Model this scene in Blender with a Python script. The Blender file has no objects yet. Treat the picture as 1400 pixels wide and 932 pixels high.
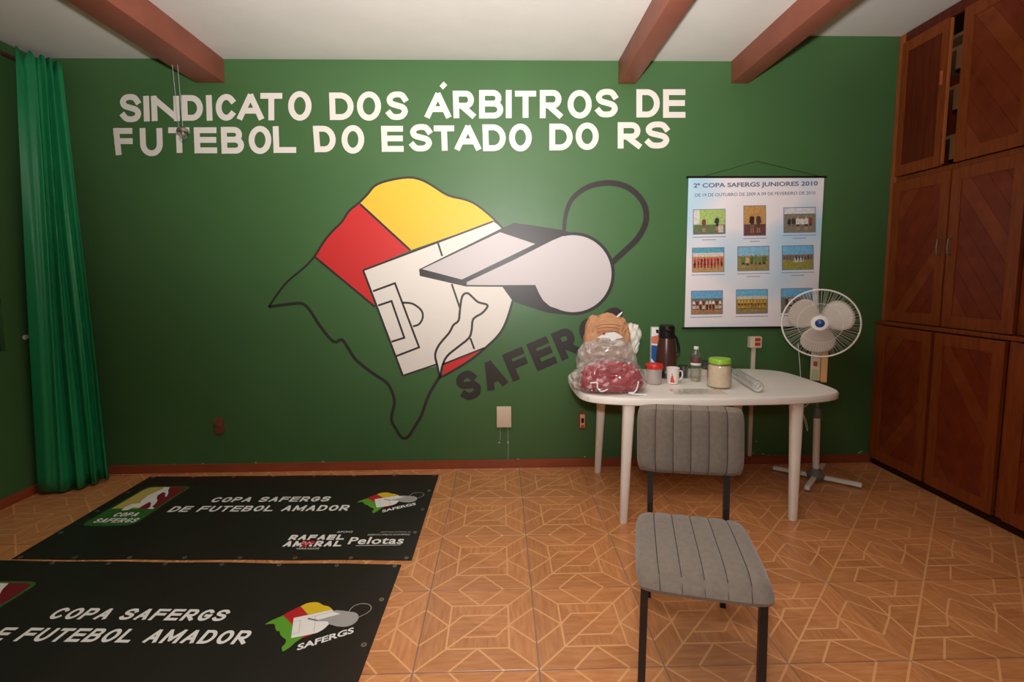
import bpy, bmesh, math, random
from mathutils import Vector, Matrix, noise
S = bpy.context.scene
COL = S.collection
PI = math.pi
random.seed(7)

# ------------------------------------------------------------------ camera
F_PX, PITCH, YAW, ROLL, CAM_H, CAM_D, SHY = 660.779, 0.09286, 0.02406, -0.00612, 1.39705, 3.43266, -27.244
fw = Vector((math.sin(YAW)*math.cos(PITCH), math.cos(YAW)*math.cos(PITCH), -math.sin(PITCH)))
rt = Vector((math.cos(YAW), -math.sin(YAW), 0)); up = rt.cross(fw)
rt2 = rt*math.cos(ROLL)+up*math.sin(ROLL); up2 = -rt*math.sin(ROLL)+up*math.cos(ROLL)
CAM = Vector((0, -CAM_D, CAM_H))
cd = bpy.data.cameras.new('camera'); cam = bpy.data.objects.new('camera', cd); COL.objects.link(cam)
cd.sensor_width = 36; cd.sensor_fit = 'HORIZONTAL'; cd.lens = 36*F_PX/1400; cd.shift_y = SHY/1400
cd.clip_start = 0.02
M = Matrix((rt2, up2, -fw)).transposed().to_4x4(); M.translation = CAM
cam.matrix_world = M
S.camera = cam

# ------------------------------------------------------------------ light
w = bpy.data.worlds.new('world'); S.world = w; w.use_nodes = True
w.node_tree.nodes['Background'].inputs[0].default_value = (.9, .95, 1, 1)
w.node_tree.nodes['Background'].inputs[1].default_value = 0.1
def point(name, loc, power, radius, color=(1, .93, .82)):
    l = bpy.data.lights.new(name, 'POINT'); l.energy = power; l.shadow_soft_size = radius; l.color = color
    o = bpy.data.objects.new(name, l); COL.objects.link(o); o.location = loc; return o
def area(name, loc, rot, power, size, color=(1, .93, .82)):
    l = bpy.data.lights.new(name, 'AREA'); l.shape = 'DISK'; l.energy = power; l.size = size; l.color = color
    o = bpy.data.objects.new(name, l); COL.objects.link(o); o.location = loc; o.rotation_euler = rot; return o
# the photographer's flash beside the camera: soft cones, mostly bounced off the ceiling
LC = (1, .985, .955)
def flash(name, target, deg, power):
    l = bpy.data.lights.new(name, 'SPOT'); l.energy = power; l.shadow_soft_size = .06; l.color = LC
    l.spot_size = math.radians(deg); l.spot_blend = 1
    o = bpy.data.objects.new(name, l); COL.objects.link(o); o.location = (0.02, -3.38, 1.62)
    o.rotation_euler = (Vector(target)-o.location).to_track_quat('-Z', 'Y').to_euler()
flash('flash_wide', (.05, -1.1, 2.9), 116, 385)
flash('flash_up', (.05, -2.3, 2.9), 90, 100)
flash('flash_up_wide', (0, -2.3, 2.9), 130, 250)
flash('flash_low', (0, -1.5, 0), 100, 62)
area('bounce_fill', (0.05, -1.80, 2.82), (0, 0, 0), 7, 1.5, LC)  # added unseen disc, stands in for flash light bouncing off the ceiling
S.view_settings.view_transform = 'Standard'; S.view_settings.look = 'None'
S.view_settings.exposure = 0.0; S.view_settings.gamma = 1.0; S.view_settings.use_curve_mapping = False

# ------------------------------------------------------------------ materials
def lin(c):
    return tuple((x/255/12.92 if x/255 <= .04045 else ((x/255+.055)/1.055)**2.4) for x in c)
def mat(name, rgb, rough=.6, spec=.5, metal=0, var=0, vscale=8, bump=0, bscale=60, sheen=0, trans=0, ior=1.45, alpha=1, coat=0, stretch=None):
    m = bpy.data.materials.new(name); m.use_nodes = True
    nt = m.node_tree; b = nt.nodes['Principled BSDF']
    c = lin(rgb)
    b.inputs['Base Color'].default_value = (*c, 1); b.inputs['Roughness'].default_value = rough
    b.inputs['Specular IOR Level'].default_value = spec; b.inputs['Metallic'].default_value = metal
    b.inputs['IOR'].default_value = ior
    if trans: b.inputs['Transmission Weight'].default_value = trans
    if alpha < 1: b.inputs['Alpha'].default_value = alpha
    if sheen: b.inputs['Sheen Weight'].default_value = sheen
    if coat: b.inputs['Coat Weight'].default_value = coat
    tc = nt.nodes.new('ShaderNodeTexCoord')
    vec = tc.outputs['Object']
    if stretch:
        mp = nt.nodes.new('ShaderNodeMapping'); mp.inputs['Scale'].default_value = stretch
        nt.links.new(vec, mp.inputs[0]); vec = mp.outputs[0]
    if var:
        n = nt.nodes.new('ShaderNodeTexNoise'); n.inputs['Scale'].default_value = vscale; n.inputs['Detail'].default_value = 4
        nt.links.new(vec, n.inputs['Vector'])
        r = nt.nodes.new('ShaderNodeMapRange'); r.inputs[1].default_value = .3; r.inputs[2].default_value = .7
        r.inputs[3].default_value = 1-var; r.inputs[4].default_value = 1+var
        nt.links.new(n.outputs[0], r.inputs[0])
        h = nt.nodes.new('ShaderNodeHueSaturation'); h.inputs['Color'].default_value = (*c, 1)
        nt.links.new(r.outputs[0], h.inputs['Value']); nt.links.new(h.outputs[0], b.inputs['Base Color'])
    if bump:
        n2 = nt.nodes.new('ShaderNodeTexNoise'); n2.inputs['Scale'].default_value = bscale; n2.inputs['Detail'].default_value = 3
        nt.links.new(vec, n2.inputs['Vector'])
        bp = nt.nodes.new('ShaderNodeBump'); bp.inputs['Strength'].default_value = bump; bp.inputs['Distance'].default_value = .01
        nt.links.new(n2.outputs[0], bp.inputs['Height']); nt.links.new(bp.outputs[0], b.inputs['Normal'])
    return m

GREEN = mat('green_wall_paint', (68, 104, 60), .42, .5, var=.06, vscale=1.6, bump=.06, bscale=14)
CEIL = mat('ceiling_plaster', (226, 222, 216), .9, .2, var=.03, vscale=3, bump=.08, bscale=20)
CREAM = mat('cream_wall_paint', (132, 122, 108), .8, .3, var=.02, vscale=2)
BEAM = mat('painted_beam_brown', (150, 84, 66), .5, .4, var=.10, vscale=5, bump=.05, bscale=30)
SKIRT = mat('red_brown_skirting', (146, 72, 44), .35, .5, var=.12, vscale=6)
GROUT = mat('grey_grout', (150, 130, 118), .9, .2, var=.08, vscale=10)
P_WHITE = mat('white_wall_paint', (230, 221, 212), .5, .35)
P_BLACK = mat('black_wall_paint', (50, 44, 42), .42, .5)
P_LGREY = mat('light_grey_wall_paint', (202, 192, 192), .45, .4)
P_YEL = mat('yellow_wall_paint', (244, 188, 58), .45, .4)
P_RED = mat('red_wall_paint', (205, 50, 48), .45, .4)
CURT = mat('green_satin_curtain', (32, 134, 82), .38, .45, var=.05, vscale=5)
PLAST = mat('white_plastic', (244, 236, 228), .38, .5, var=.02, vscale=5)
FABRIC = mat('grey_upholstery', (121, 109, 99), .85, .25, var=.10, vscale=60, bump=.25, bscale=420, sheen=.3)
SEAM = mat('dark_seam', (76, 68, 63), .9, .2)
BLKMET = mat('black_metal', (34, 30, 29), .45, .5)
VINYL = mat('black_vinyl', (38, 33, 30), .36, .5, var=.12, vscale=4, bump=.10, bscale=9)
PRINT_W = mat('white_print', (240, 236, 232), .45, .4)
PRINT_G = mat('green_print', (98, 160, 48), .45, .4)
PRINT_DG = mat('dark_green_print', (54, 104, 44), .45, .4)
PRINT_R = mat('red_print', (190, 36, 42), .45, .4)
PRINT_DR = mat('dark_red_print', (122, 32, 44), .45, .4)
PRINT_Y = mat('yellow_print', (226, 188, 40), .45, .4)
PRINT_PY = mat('pale_yellow_print', (204, 178, 96), .45, .4)
PRINT_GR = mat('grey_print', (170, 165, 162), .45, .4)
STEEL = mat('grommet_metal', (176, 168, 160), .3, .5, metal=.9)
CREAMP = mat('cream_plastic', (216, 196, 172), .4, .5)
YELP = mat('yellowed_plastic', (226, 178, 120), .4, .5)
GREYP = mat('grey_plastic', (118, 116, 112), .45, .5)
BLUEP = mat('blue_plastic', (36, 70, 140), .25, .5)
DARKP = mat('dark_plastic', (30, 24, 22), .25, .5)
BRNP = mat('dark_brown_plastic', (74, 42, 34), .3, .5)
REDP = mat('red_plastic', (214, 48, 42), .35, .5)
LIMEP = mat('lime_plastic', (150, 200, 50), .35, .5)
BLADE = mat('smoky_blade_plastic', (208, 194, 182), .25, .5, alpha=.93)
KRAFT = mat('kraft_paper', (192, 140, 102), .75, .3, var=.10, vscale=14, bump=.3, bscale=22)
TISSUE = mat('white_paper', (236, 232, 228), .8, .2, bump=.3, bscale=40)
REDC = mat('dark_red_cloth', (168, 34, 52), .7, .3, var=.16, vscale=22, bump=.6, bscale=26)
WPLAS = mat('white_film', (232, 226, 214), .4, .5, bump=.5, bscale=24)
SUGAR = mat('beige_powder', (248, 222, 192), .9, .1, var=.03, vscale=30)
BLUEC = mat('blue_carton', (28, 88, 160), .45, .4)
REDT = mat('dark_label', (110, 62, 60), .5, .4)
BOXT = mat('dull_tan_board', (120, 84, 54), .7, .3, var=.1, vscale=8)
DARKIN = mat('dark_inside', (40, 30, 28), .9, .1)
PAPERW = mat('poster_edge_white', (226, 222, 226), .5, .4)
CHIP = mat('bare_plaster', (196, 200, 188), .9, .1)
ROPE = mat('pale_cord', (186, 186, 176), .6, .3)
RED_SOCK = mat('brown_clay', (122, 74, 50), .8, .2, var=.2, vscale=40)
STICKR = mat('red_sticker', (178, 60, 40), .5, .4)

def wood(name, c1, c2, stretch, rough=.4, scale=6):
    m = bpy.data.materials.new(name); m.use_nodes = True; nt = m.node_tree; b = nt.nodes['Principled BSDF']
    tc = nt.nodes.new('ShaderNodeTexCoord'); mp = nt.nodes.new('ShaderNodeMapping'); mp.inputs['Scale'].default_value = stretch
    n = nt.nodes.new('ShaderNodeTexNoise'); n.inputs['Scale'].default_value = scale; n.inputs['Detail'].default_value = 5
    cr = nt.nodes.new('ShaderNodeValToRGB')
    cr.color_ramp.elements[0].position = .3; cr.color_ramp.elements[1].position = .72
    cr.color_ramp.elements[0].color = (*lin(c1), 1); cr.color_ramp.elements[1].color = (*lin(c2), 1)
    nt.links.new(tc.outputs['Object'], mp.inputs[0]); nt.links.new(mp.outputs[0], n.inputs['Vector'])
    nt.links.new(n.outputs[0], cr.inputs[0]); nt.links.new(cr.outputs[0], b.inputs['Base Color'])
    b.inputs['Roughness'].default_value = rough; b.inputs['Specular IOR Level'].default_value = .25
    return m
W_FRAME = wood('varnished_frame_wood', (116, 54, 22), (142, 68, 28), (8, 8, 1))
W_PANEL = wood('dark_panel_wood', (108, 40, 17), (126, 52, 24), (6, 2, 2))
W_PANELV = wood('dark_panel_wood_upright', (84, 28, 12), (106, 40, 18), (8, 8, .8))
W_LIGHT = wood('pale_inlay_wood', (118, 50, 21), (138, 66, 29), (6, 2, 2))
W_EDGE = wood('bright_edge_wood', (150, 82, 42), (176, 98, 54), (8, 8, 1))
W_DARK = mat('shadow_gap_wood', (48, 20, 12), .6, .3)
ROD = wood('curtain_rod_wood', (70, 44, 32), (96, 62, 44), (8, 1, 8))

def glassy(name, tint=(1, 1, 1), rough=.05, refl=.12, body=0.0, bodycol=(200, 200, 200)):
    m = bpy.data.materials.new(name); m.use_nodes = True; nt = m.node_tree
    for n in list(nt.nodes): nt.nodes.remove(n)
    o = nt.nodes.new('ShaderNodeOutputMaterial'); t = nt.nodes.new('ShaderNodeBsdfTransparent'); g = nt.nodes.new('ShaderNodeBsdfGlossy')
    t.inputs[0].default_value = (*tint, 1); g.inputs['Roughness'].default_value = rough
    lw = nt.nodes.new('ShaderNodeLayerWeight'); lw.inputs[0].default_value = .35
    a = nt.nodes.new('ShaderNodeMath'); a.operation = 'MULTIPLY_ADD'; a.inputs[1].default_value = .6; a.inputs[2].default_value = refl
    a.use_clamp = True
    nt.links.new(lw.outputs['Facing'], a.inputs[0])
    mx = nt.nodes.new('ShaderNodeMixShader'); nt.links.new(a.outputs[0], mx.inputs[0]); nt.links.new(t.outputs[0], mx.inputs[1]); nt.links.new(g.outputs[0], mx.inputs[2])
    last = mx
    if body:
        d = nt.nodes.new('ShaderNodeBsdfDiffuse'); d.inputs[0].default_value = (*lin(bodycol), 1)
        m2 = nt.nodes.new('ShaderNodeMixShader'); m2.inputs[0].default_value = body
        nt.links.new(mx.outputs[0], m2.inputs[1]); nt.links.new(d.outputs[0], m2.inputs[2]); last = m2
    nt.links.new(last.outputs[0], o.inputs[0])
    return m
FILM = glassy('clear_plastic_film', (.97, .96, .95), .16, .06, .30, (214, 202, 196))
FILM2 = glassy('thin_clear_film', (.97, .96, .95), .15, .05, .10, (214, 202, 202))
GLASS = glassy('clear_glass', (.93, .94, .93), .05, .06, .06, (214, 206, 196))
GLASSD = glassy('smoky_glass', (.55, .55, .53), .05, .1, .12, (120, 116, 110))
SLEEVE = glassy('greenish_sleeve', (.9, .95, .92), .12, .08, .35, (206, 214, 206))
PANE = glassy('frosted_window_pane', (.5, .55, .5), .4, .25, .55, (120, 134, 116))
FROST = mat('frosted_plastic', (206, 190, 184), .5, .4, alpha=.55)

# ---- printed tile material: inlaid parquet drawing on each 45 cm tile
def tile_mat():
    m = bpy.data.materials.new('parquet_print_tile'); m.use_nodes = True; nt = m.node_tree; b = nt.nodes['Principled BSDF']
    N = nt.nodes; L = nt.links
    def mth(op, a, c=None, d=None, clamp=False):
        n = N.new('ShaderNodeMath'); n.operation = op; n.use_clamp = clamp
        for i, v in enumerate((a, c, d)):
            if v is None: continue
            if isinstance(v, (int, float)): n.inputs[i].default_value = v
            else: L.new(v, n.inputs[i])
        return n.outputs[0]
    tc = N.new('ShaderNodeTexCoord'); sp = N.new('ShaderNodeSeparateXYZ'); L.new(tc.outputs['Object'], sp.inputs[0])
    x = mth('MULTIPLY', sp.outputs[0], 1/.45); y = mth('MULTIPLY', sp.outputs[1], 1/.45)
    ax = mth('ABSOLUTE', x); ay = mth('ABSOLUTE', y)
    mx = mth('MAXIMUM', ax, ay); mn = mth('MINIMUM', ax, ay)
    W = .0085
    def line(d, mask=None, wd=W):
        s = mth('LESS_THAN', d, wd)
        return mth('MULTIPLY', s, mask) if mask is not None else s
    outer = mth('GREATER_THAN', mx, .265); inner = mth('LESS_THAN', mx, .265)
    l = [line(mth('MULTIPLY', mth('SUBTRACT', mx, mn), .707), outer),
         line(mth('ABSOLUTE', mth('SUBTRACT', mx, .265)))]
    ch = mth('ABSOLUTE', mth('MULTIPLY', mth('SUBTRACT', mn, mth('MULTIPLY', mth('SUBTRACT', mx, .265), .94)), .73))
    l.append(line(ch, outer))
    l.append(line(mth('MULTIPLY', mth('ABSOLUTE', mth('SUBTRACT', x, y)), .707), inner))
    sg = mth('SIGN', y); X = mth('MULTIPLY', x, sg); Y = ay
    # (-.265,0)->(-.156,.133)
    d1 = mth('ABSOLUTE', mth('MULTIPLY', mth('SUBTRACT', Y, mth('MULTIPLY', mth('ADD', X, .265), 1.22)), .634))
    l.append(line(d1, mth('MULTIPLY', mth('LESS_THAN', Y, .133), inner)))
    d2 = mth('ABSOLUTE', mth('SUBTRACT', Y, .133))
    l.append(line(d2, mth('MULTIPLY', mth('GREATER_THAN', X, -.160), mth('LESS_THAN', X, .133))))
    tot = l[0]
    for q in l[1:]: tot = mth('MAXIMUM', tot, q)
    tot = mth('MINIMUM', tot, 1.0)
    geo = N.new('ShaderNodeObjectInfo')
    rnd = mth('MULTIPLY', geo.outputs['Random'], 13.0)
    def grain(sx, sy):
        mp = N.new('ShaderNodeMapping'); mp.inputs['Scale'].default_value = (sx, sy, 1); L.new(tc.outputs['Object'], mp.inputs[0])
        ad = N.new('ShaderNodeVectorMath'); ad.operation = 'ADD'; L.new(mp.outputs[0], ad.inputs[0])
        cb = N.new('ShaderNodeCombineXYZ'); L.new(rnd, cb.inputs[2]); L.new(cb.outputs[0], ad.inputs[1])
        n = N.new('ShaderNodeTexNoise'); n.inputs['Scale'].default_value = 1; n.inputs['Detail'].default_value = 4; n.inputs['Roughness'].default_value = .6
        L.new(ad.outputs[0], n.inputs['Vector']); return n.outputs[0]
    gh = grain(9, 70); gv = grain(70, 9)
    band = mth('GREATER_THAN', ay, ax)                 # top and bottom wedge: grain along x
    sel = mth('ADD', mth('MULTIPLY', band, outer), mth('MULTIPLY', mth('LESS_THAN', Y, .133), inner))
    mxn = N.new('ShaderNodeMix'); L.new(sel, mxn.inputs[0]); L.new(gv, mxn.inputs[2]); L.new(gh, mxn.inputs[3])
    cr = N.new('ShaderNodeValToRGB'); e = cr.color_ramp.elements
    e[0].position = .22; e[1].position = .80
    e[0].color = (*lin((184, 108, 60)), 1); e[1].color = (*lin((220, 154, 100)), 1)
    L.new(mxn.outputs[0], cr.inputs[0])
    hs = N.new('ShaderNodeHueSaturation'); L.new(cr.outputs[0], hs.inputs['Color'])
    side = mth('ADD', .92, mth('MULTIPLY', .12, mth('GREATER_THAN', mth('MULTIPLY', mth('SUBTRACT', ax, ay), mth('SUBTRACT', x, y)), 0)))
    tone = mth('ADD', side, mth('MULTIPLY', .06, geo.outputs['Random']))
    L.new(tone, hs.inputs['Value'])
    mc = N.new('ShaderNodeMix'); mc.data_type = 'RGBA'; L.new(tot, mc.inputs[0]); L.new(hs.outputs[0], mc.inputs[6]); mc.inputs[7].default_value = (*lin((234, 172, 116)), 1)
    L.new(mc.outputs[2], b.inputs['Base Color'])
    b.inputs['Roughness'].default_value = .30; b.inputs['Specular IOR Level'].default_value = .8
    return m
TILE = tile_mat()

def poster_mat():
    m = bpy.data.materials.new('poster_print'); m.use_nodes = True; nt = m.node_tree; b = nt.nodes['Principled BSDF']
    tc = nt.nodes.new('ShaderNodeTexCoord'); n = nt.nodes.new('ShaderNodeTexNoise'); n.inputs['Scale'].default_value = 1.7; n.inputs['Detail'].default_value = 1
    nt.links.new(tc.outputs['Object'], n.inputs['Vector'])
    cr = nt.nodes.new('ShaderNodeValToRGB'); cr.color_ramp.elements[0].position = .44; cr.color_ramp.elements[1].position = .62
    cr.color_ramp.elements[0].color = (*lin((244, 234, 236)), 1); cr.color_ramp.elements[1].color = (*lin((182, 218, 238)), 1)
    nt.links.new(n.outputs[0], cr.inputs[0]); nt.links.new(cr.outputs[0], b.inputs['Base Color']); b.inputs['Roughness'].default_value = .4
    return m
POSTER = poster_mat()

# ------------------------------------------------------------------ helpers
def link(name, bm, m, parent=None, smooth=False, loc=None, rot=None):
    me = bpy.data.meshes.new(name)
    bmesh.ops.recalc_face_normals(bm, faces=bm.faces[:])
    bm.to_mesh(me); bm.free()
    for mm in (m if isinstance(m, (list, tuple)) else [m]): me.materials.append(mm)
    if smooth:
        for p in me.polygons: p.use_smooth = True
        try: me.set_sharp_from_angle(angle=math.radians(40))
        except Exception: pass
    o = bpy.data.objects.new(name, me); COL.objects.link(o)
    if parent: o.parent = parent
    if loc: o.location = loc
    if rot: o.rotation_euler = rot
    return o
def tag(o, label=None, cat=None, group=None, kind=None):
    if label: o['label'] = label
    if cat: o['category'] = cat
    if group: o['group'] = group
    if kind: o['kind'] = kind
    return o
def thing(name, label, cat, loc=(0, 0, 0), rz=0, group=None):
    o = bpy.data.objects.new(name, None); COL.objects.link(o); o.location = loc; o.rotation_euler = (0, 0, rz)
    o.empty_display_size = .1
    return tag(o, label, cat, group)
def box(bm, x0, x1, y0, y1, z0, z1, mi=0, bev=0):
    vs = [bm.verts.new(p) for p in ((x0, y0, z0), (x1, y0, z0), (x1, y1, z0), (x0, y1, z0), (x0, y0, z1), (x1, y0, z1), (x1, y1, z1), (x0, y1, z1))]
    fs = [bm.faces.new([vs[i] for i in q]) for q in ((3, 2, 1, 0), (4, 5, 6, 7), (0, 1, 5, 4), (1, 2, 6, 5), (2, 3, 7, 6), (3, 0, 4, 7))]
    for f in fs: f.material_index = mi
    if bev:
        es = set(e for f in fs for e in f.edges)
        bmesh.ops.bevel(bm, geom=list(es), offset=bev, segments=2, affect='EDGES', profile=.6)
def bxo(name, dims, m, parent=None, bev=0, **k):
    bm = bmesh.new(); box(bm, *dims, bev=bev); return link(name, bm, m, parent, smooth=bev > 0, **k)
def tube(bm, pts, r, seg=8, caps=True, mi=0):
    pts = [Vector(p) for p in pts]; n = len(pts)
    rs = r if isinstance(r, (list, tuple)) else [r]*n
    prev = None; rings = []
    for i, p in enumerate(pts):
        t = (pts[min(i+1, n-1)]-pts[max(i-1, 0)])
        t = t.normalized() if t.length > 1e-9 else Vector((0, 0, 1))
        if prev is None:
            a = Vector((0, 0, 1)) if abs(t.z) < .9 else Vector((1, 0, 0)); u = t.cross(a).normalized()
        else: u = (prev-t*prev.dot(t)); u = u.normalized() if u.length > 1e-6 else t.orthogonal().normalized()
        prev = u; v = t.cross(u)
        rings.append([bm.verts.new(p+(u*math.cos(2*PI*k/seg)+v*math.sin(2*PI*k/seg))*rs[i]) for k in range(seg)])
    for a, b in zip(rings, rings[1:]):
        for k in range(seg):
            f = bm.faces.new((a[k], a[(k+1) % seg], b[(k+1) % seg], b[k])); f.material_index = mi
    if caps:
        for q in (rings[0][::-1], rings[-1]):
            f = bm.faces.new(q); f.material_index = mi
def lathe(bm, prof, seg=24, c=(0, 0, 0), mi=0, close=True):
    rings = []
    for r, z in prof:
        rings.append([bm.verts.new((c[0]+max(r, 1e-5)*math.cos(2*PI*k/seg), c[1]+max(r, 1e-5)*math.sin(2*PI*k/seg), c[2]+z)) for k in range(seg)])
    for a, b in zip(rings, rings[1:]):
        for k in range(seg):
            f = bm.faces.new((a[k], a[(k+1) % seg], b[(k+1) % seg], b[k])); f.material_index = mi
    if close:
        for q in (rings[0][::-1], rings[-1]):
            f = bm.faces.new(q); f.material_index = mi
def lob(name, prof, m, parent=None, seg=24, c=(0, 0, 0), close=True, **k):
    bm = bmesh.new(); lathe(bm, prof, seg, c, close=close); return link(name, bm, m, parent, smooth=True, **k)
def tob(name, pts, r, m, parent=None, seg=8, **k):
    bm = bmesh.new(); tube(bm, pts, r, seg); return link(name, bm, m, parent, smooth=True, **k)

# photo pixel (1400x932 frame) to a point on a real plane of the room
def ray(x, y): return fw+rt2*((x-700)/F_PX)-up2*((y-466-SHY)/F_PX)
def onwall(x, y, Y=0.0):
    r = ray(x, y); t = (Y-CAM.y)/r.y; return CAM+r*t
def onz(x, y, z):
    r = ray(x, y); t = (z-CAM.z)/r.z; return CAM+r*t
def onx(x, y, X):
    r = ray(x, y); t = (X-CAM.x)/r.x; return CAM+r*t

# flat shapes: polygons and brush strokes, given a 2D->3D map
def prism(bm, pts, fmap, mi=0, nrm=None, th=0):
    vs = [bm.verts.new(fmap(*p)) for p in pts]
    f = bm.faces.new(vs); f.material_index = mi
    f.normal_update()
    bmesh.ops.triangulate(bm, faces=[f])
def stroke(bm, pts, w, fmap, mi=0, closed=False, cap=True):
    P = [Vector(p) for p in pts]
    ws = w if isinstance(w, (list, tuple)) else [w]*len(P)
    if cap and not closed:
        a = (P[0]-P[1]).normalized()*ws[0]*.5; b = (P[-1]-P[-2]).normalized()*ws[-1]*.5
        P[0] = P[0]+a; P[-1] = P[-1]+b
    n = len(P); L = []; R = []
    for i in range(n):
        if closed: d0 = (P[i]-P[i-1]).normalized(); d1 = (P[(i+1) % n]-P[i]).normalized()
        else:
            d0 = (P[i]-P[max(i-1, 0)]); d1 = (P[min(i+1, n-1)]-P[i])
            d0 = d0.normalized() if d0.length > 0 else d1.normalized()
            d1 = d1.normalized() if d1.length > 0 else d0
        t = (d0+d1); t = t.normalized() if t.length > 1e-6 else d0
        nn = Vector((-t.y, t.x)); c = max(.55, abs(nn.dot(Vector((-d1.y, d1.x)))))
        o = nn*(ws[i]*.5/c)
        L.append(bm.verts.new(fmap(*(P[i]+o)))); R.append(bm.verts.new(fmap(*(P[i]-o))))
    for i in range(n if closed else n-1):
        j = (i+1) % n
        f = bm.faces.new((L[i], R[i], R[j], L[j])); f.material_index = mi
def arc(cx, cy, rx, ry, a0, a1, n=12):
    return [(cx+rx*math.cos(math.radians(a0+(a1-a0)*i/n)), cy+ry*math.sin(math.radians(a0+(a1-a0)*i/n))) for i in range(n+1)]
def smooth_pts(pts, n=4, closed=False):
    P = [Vector(p) for p in pts]; out = []; N = len(P)
    rng = range(N if closed else N-1)
    for i in rng:
        if closed: a, b, c, d = P[i-1], P[i], P[(i+1) % N], P[(i+2) % N]
        else: a, b, c, d = P[max(i-1, 0)], P[i], P[i+1], P[min(i+2, N-1)]
        for k in range(n):
            t = k/n
            out.append(.5*((2*b)+(c-a)*t+(2*a-5*b+4*c-d)*t*t+(3*b-a-3*c+d)*t**3))
    if not closed: out.append(P[-1])
    return [tuple(v) for v in out]

# monoline capital letters: centre lines in a unit box, y down
def _S():
    return arc(.5, .26, .5, .26, -20, -180, 9)+arc(.5, .26, .5, .24, 180, 95, 5)[1:]+arc(.5, .745, .5, .255, -85, 90, 9)[1:]+arc(.5, .745, .5, .255, 90, 160, 5)[1:]
GL = {
 'S': [smooth_pts([(.97, .20), (.80, .04), (.5, 0), (.2, .05), (.03, .22), (.14, .40), (.5, .49), (.86, .58), (.98, .76), (.8, .95), (.5, 1), (.2, .97), (.02, .84)], 3)],
 'I': [[(.5, 0), (.5, 1)]],
 'N': [[(0, 1), (0, 0)], [(0.03, 0.03), (.97, .97)], [(1, 1), (1, 0)]],
 'D': [[(0, 0), (0, 1)], [(0, 0), (.45, 0)]+arc(.45, .5, .55, .5, -80, 80, 10)+[(.45, 1), (0, 1)]],
 'C': [arc(.52, .5, .52, .5, -42, -318, 20)],
 'G': [arc(.52, .5, .52, .5, -42, -330, 20)+[(1, .55), (.6, .55)]],
 'A': [[(0.03, .97), (.46, .03)], [(.54, .03), (.97, .97)], [(.22, .68), (.78, .68)]],
 'M': [[(0, 1), (0, 0)], [(0.03, .05), (.5, .8)], [(.5, .8), (.97, .05)], [(1, 0), (1, 1)]],
 'P': [[(0, 1), (0, 0)], [(0, 0), (.55, 0)]+arc(.62, .28, .32, .28, -80, 80, 8)+[(.55, .56), (0, .56)]],
 'T': [[(0, 0), (1, 0)], [(.5, .1), (.5, 1)]],
 'O': [('closed', arc(.5, .5, .5, .5, 0, 348, 29))],
 'R': [[(0, 1), (0, 0)], [(0, 0), (.55, 0)]+arc(.62, .28, .32, .28, -80, 80, 8)+[(.55, .56), (0, .56)], [(.4, .6), (.98, .99)]],
 'B': [[(0, 1), (0, 0)], [(0, 0), (.55, 0)]+arc(.62, .235, .28, .235, -80, 80, 7)+[(.55, .47), (0, .47)], [(.5, .47)]+arc(.66, .735, .34, .265, -85, 85, 8)+[(.5, 1), (0, 1)]],
 'E': [[(0, 0), (0, 1)], [(0, 0), (1, 0)], [(0, .48), (.97, .48)], [(0, 1), (1, 1)]],
 'F': [[(0, 1), (0, 0)], [(0, 0), (1, 0)], [(0, .48), (.95, .48)]],
 'U': [[(0, 0), (0, .55)]+arc(.5, .58, .5, .42, 180, 0, 12)+[(1, .55), (1, 0)]],
 'L': [[(0, 0), (0, 1)], [(0, 1), (1, 1)]],
}
def letter(bm, ch, x0, x1, y0, y1, sw, fmap, skew=0, mi=0, lift=(0, -.00015, 0)):
    lift = Vector(lift)
    h = sw*.5
    def tr(u, v):
        return (x0+h+u*max(x1-x0-sw, .01)+skew*v, y0+h+v*(y1-y0-sw))
    for k, s in enumerate(GL[ch]):
        def fm(x, y, k=k):
            return fmap(x, y)+lift*k     # brush strokes overlap a hair thick
        if s[0] == 'closed':
            stroke(bm, [tr(*p) for p in s[1]], sw, fm, mi, closed=True)
        else:
            stroke(bm, [tr(*p) for p in s], sw, fm, mi)

def text_bm(s, x0, x1, y0, y1, fmap, shear=0, bold=.0, bm=None, mi=0, space=1.0):
    """built-in font text fitted to a box, mapped to 3D"""
    cu = bpy.data.curves.new('t', 'FONT'); cu.body = s; cu.size = 1; cu.shear = shear; cu.offset = bold; cu.resolution_u = 3; cu.space_character = space
    o = bpy.data.objects.new('t', cu); COL.objects.link(o)
    dg = bpy.context.evaluated_depsgraph_get(); me = bpy.data.meshes.new_from_object(o.evaluated_get(dg))
    bpy.data.objects.remove(o); bpy.data.curves.remove(cu)
    xs = [v.co.x for v in me.vertices]; ys = [v.co.y for v in me.vertices]
    a, b, c, d = min(xs), max(xs), min(ys), max(ys)
    bm = bm or bmesh.new()
    vs = [bm.verts.new(fmap(x0+(v.co.x-a)/(b-a)*(x1-x0), y0+(v.co.y-c)/(d-c)*(y1-y0))) for v in me.vertices]
    for p in me.polygons:
        try: f = bm.faces.new([vs[i] for i in p.vertices]); f.material_index = mi
        except ValueError: pass
    bpy.data.meshes.remove(me)
    return bm

# ------------------------------------------------------------------ room shell
XL, XR, ZC, ZR, YB = -3.056, 2.765, 2.856, 3.025, -4.7
XRW = 3.32
def struct(name, bm, m, smooth=False):
    o = link(name, bm, m, None, smooth); o['kind'] = 'structure'; return o
bm = bmesh.new(); box(bm, XL-.12, XRW+.12, 0, .15, -.1, 3.2); wall_back = struct('wall_back', bm, GREEN)
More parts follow.
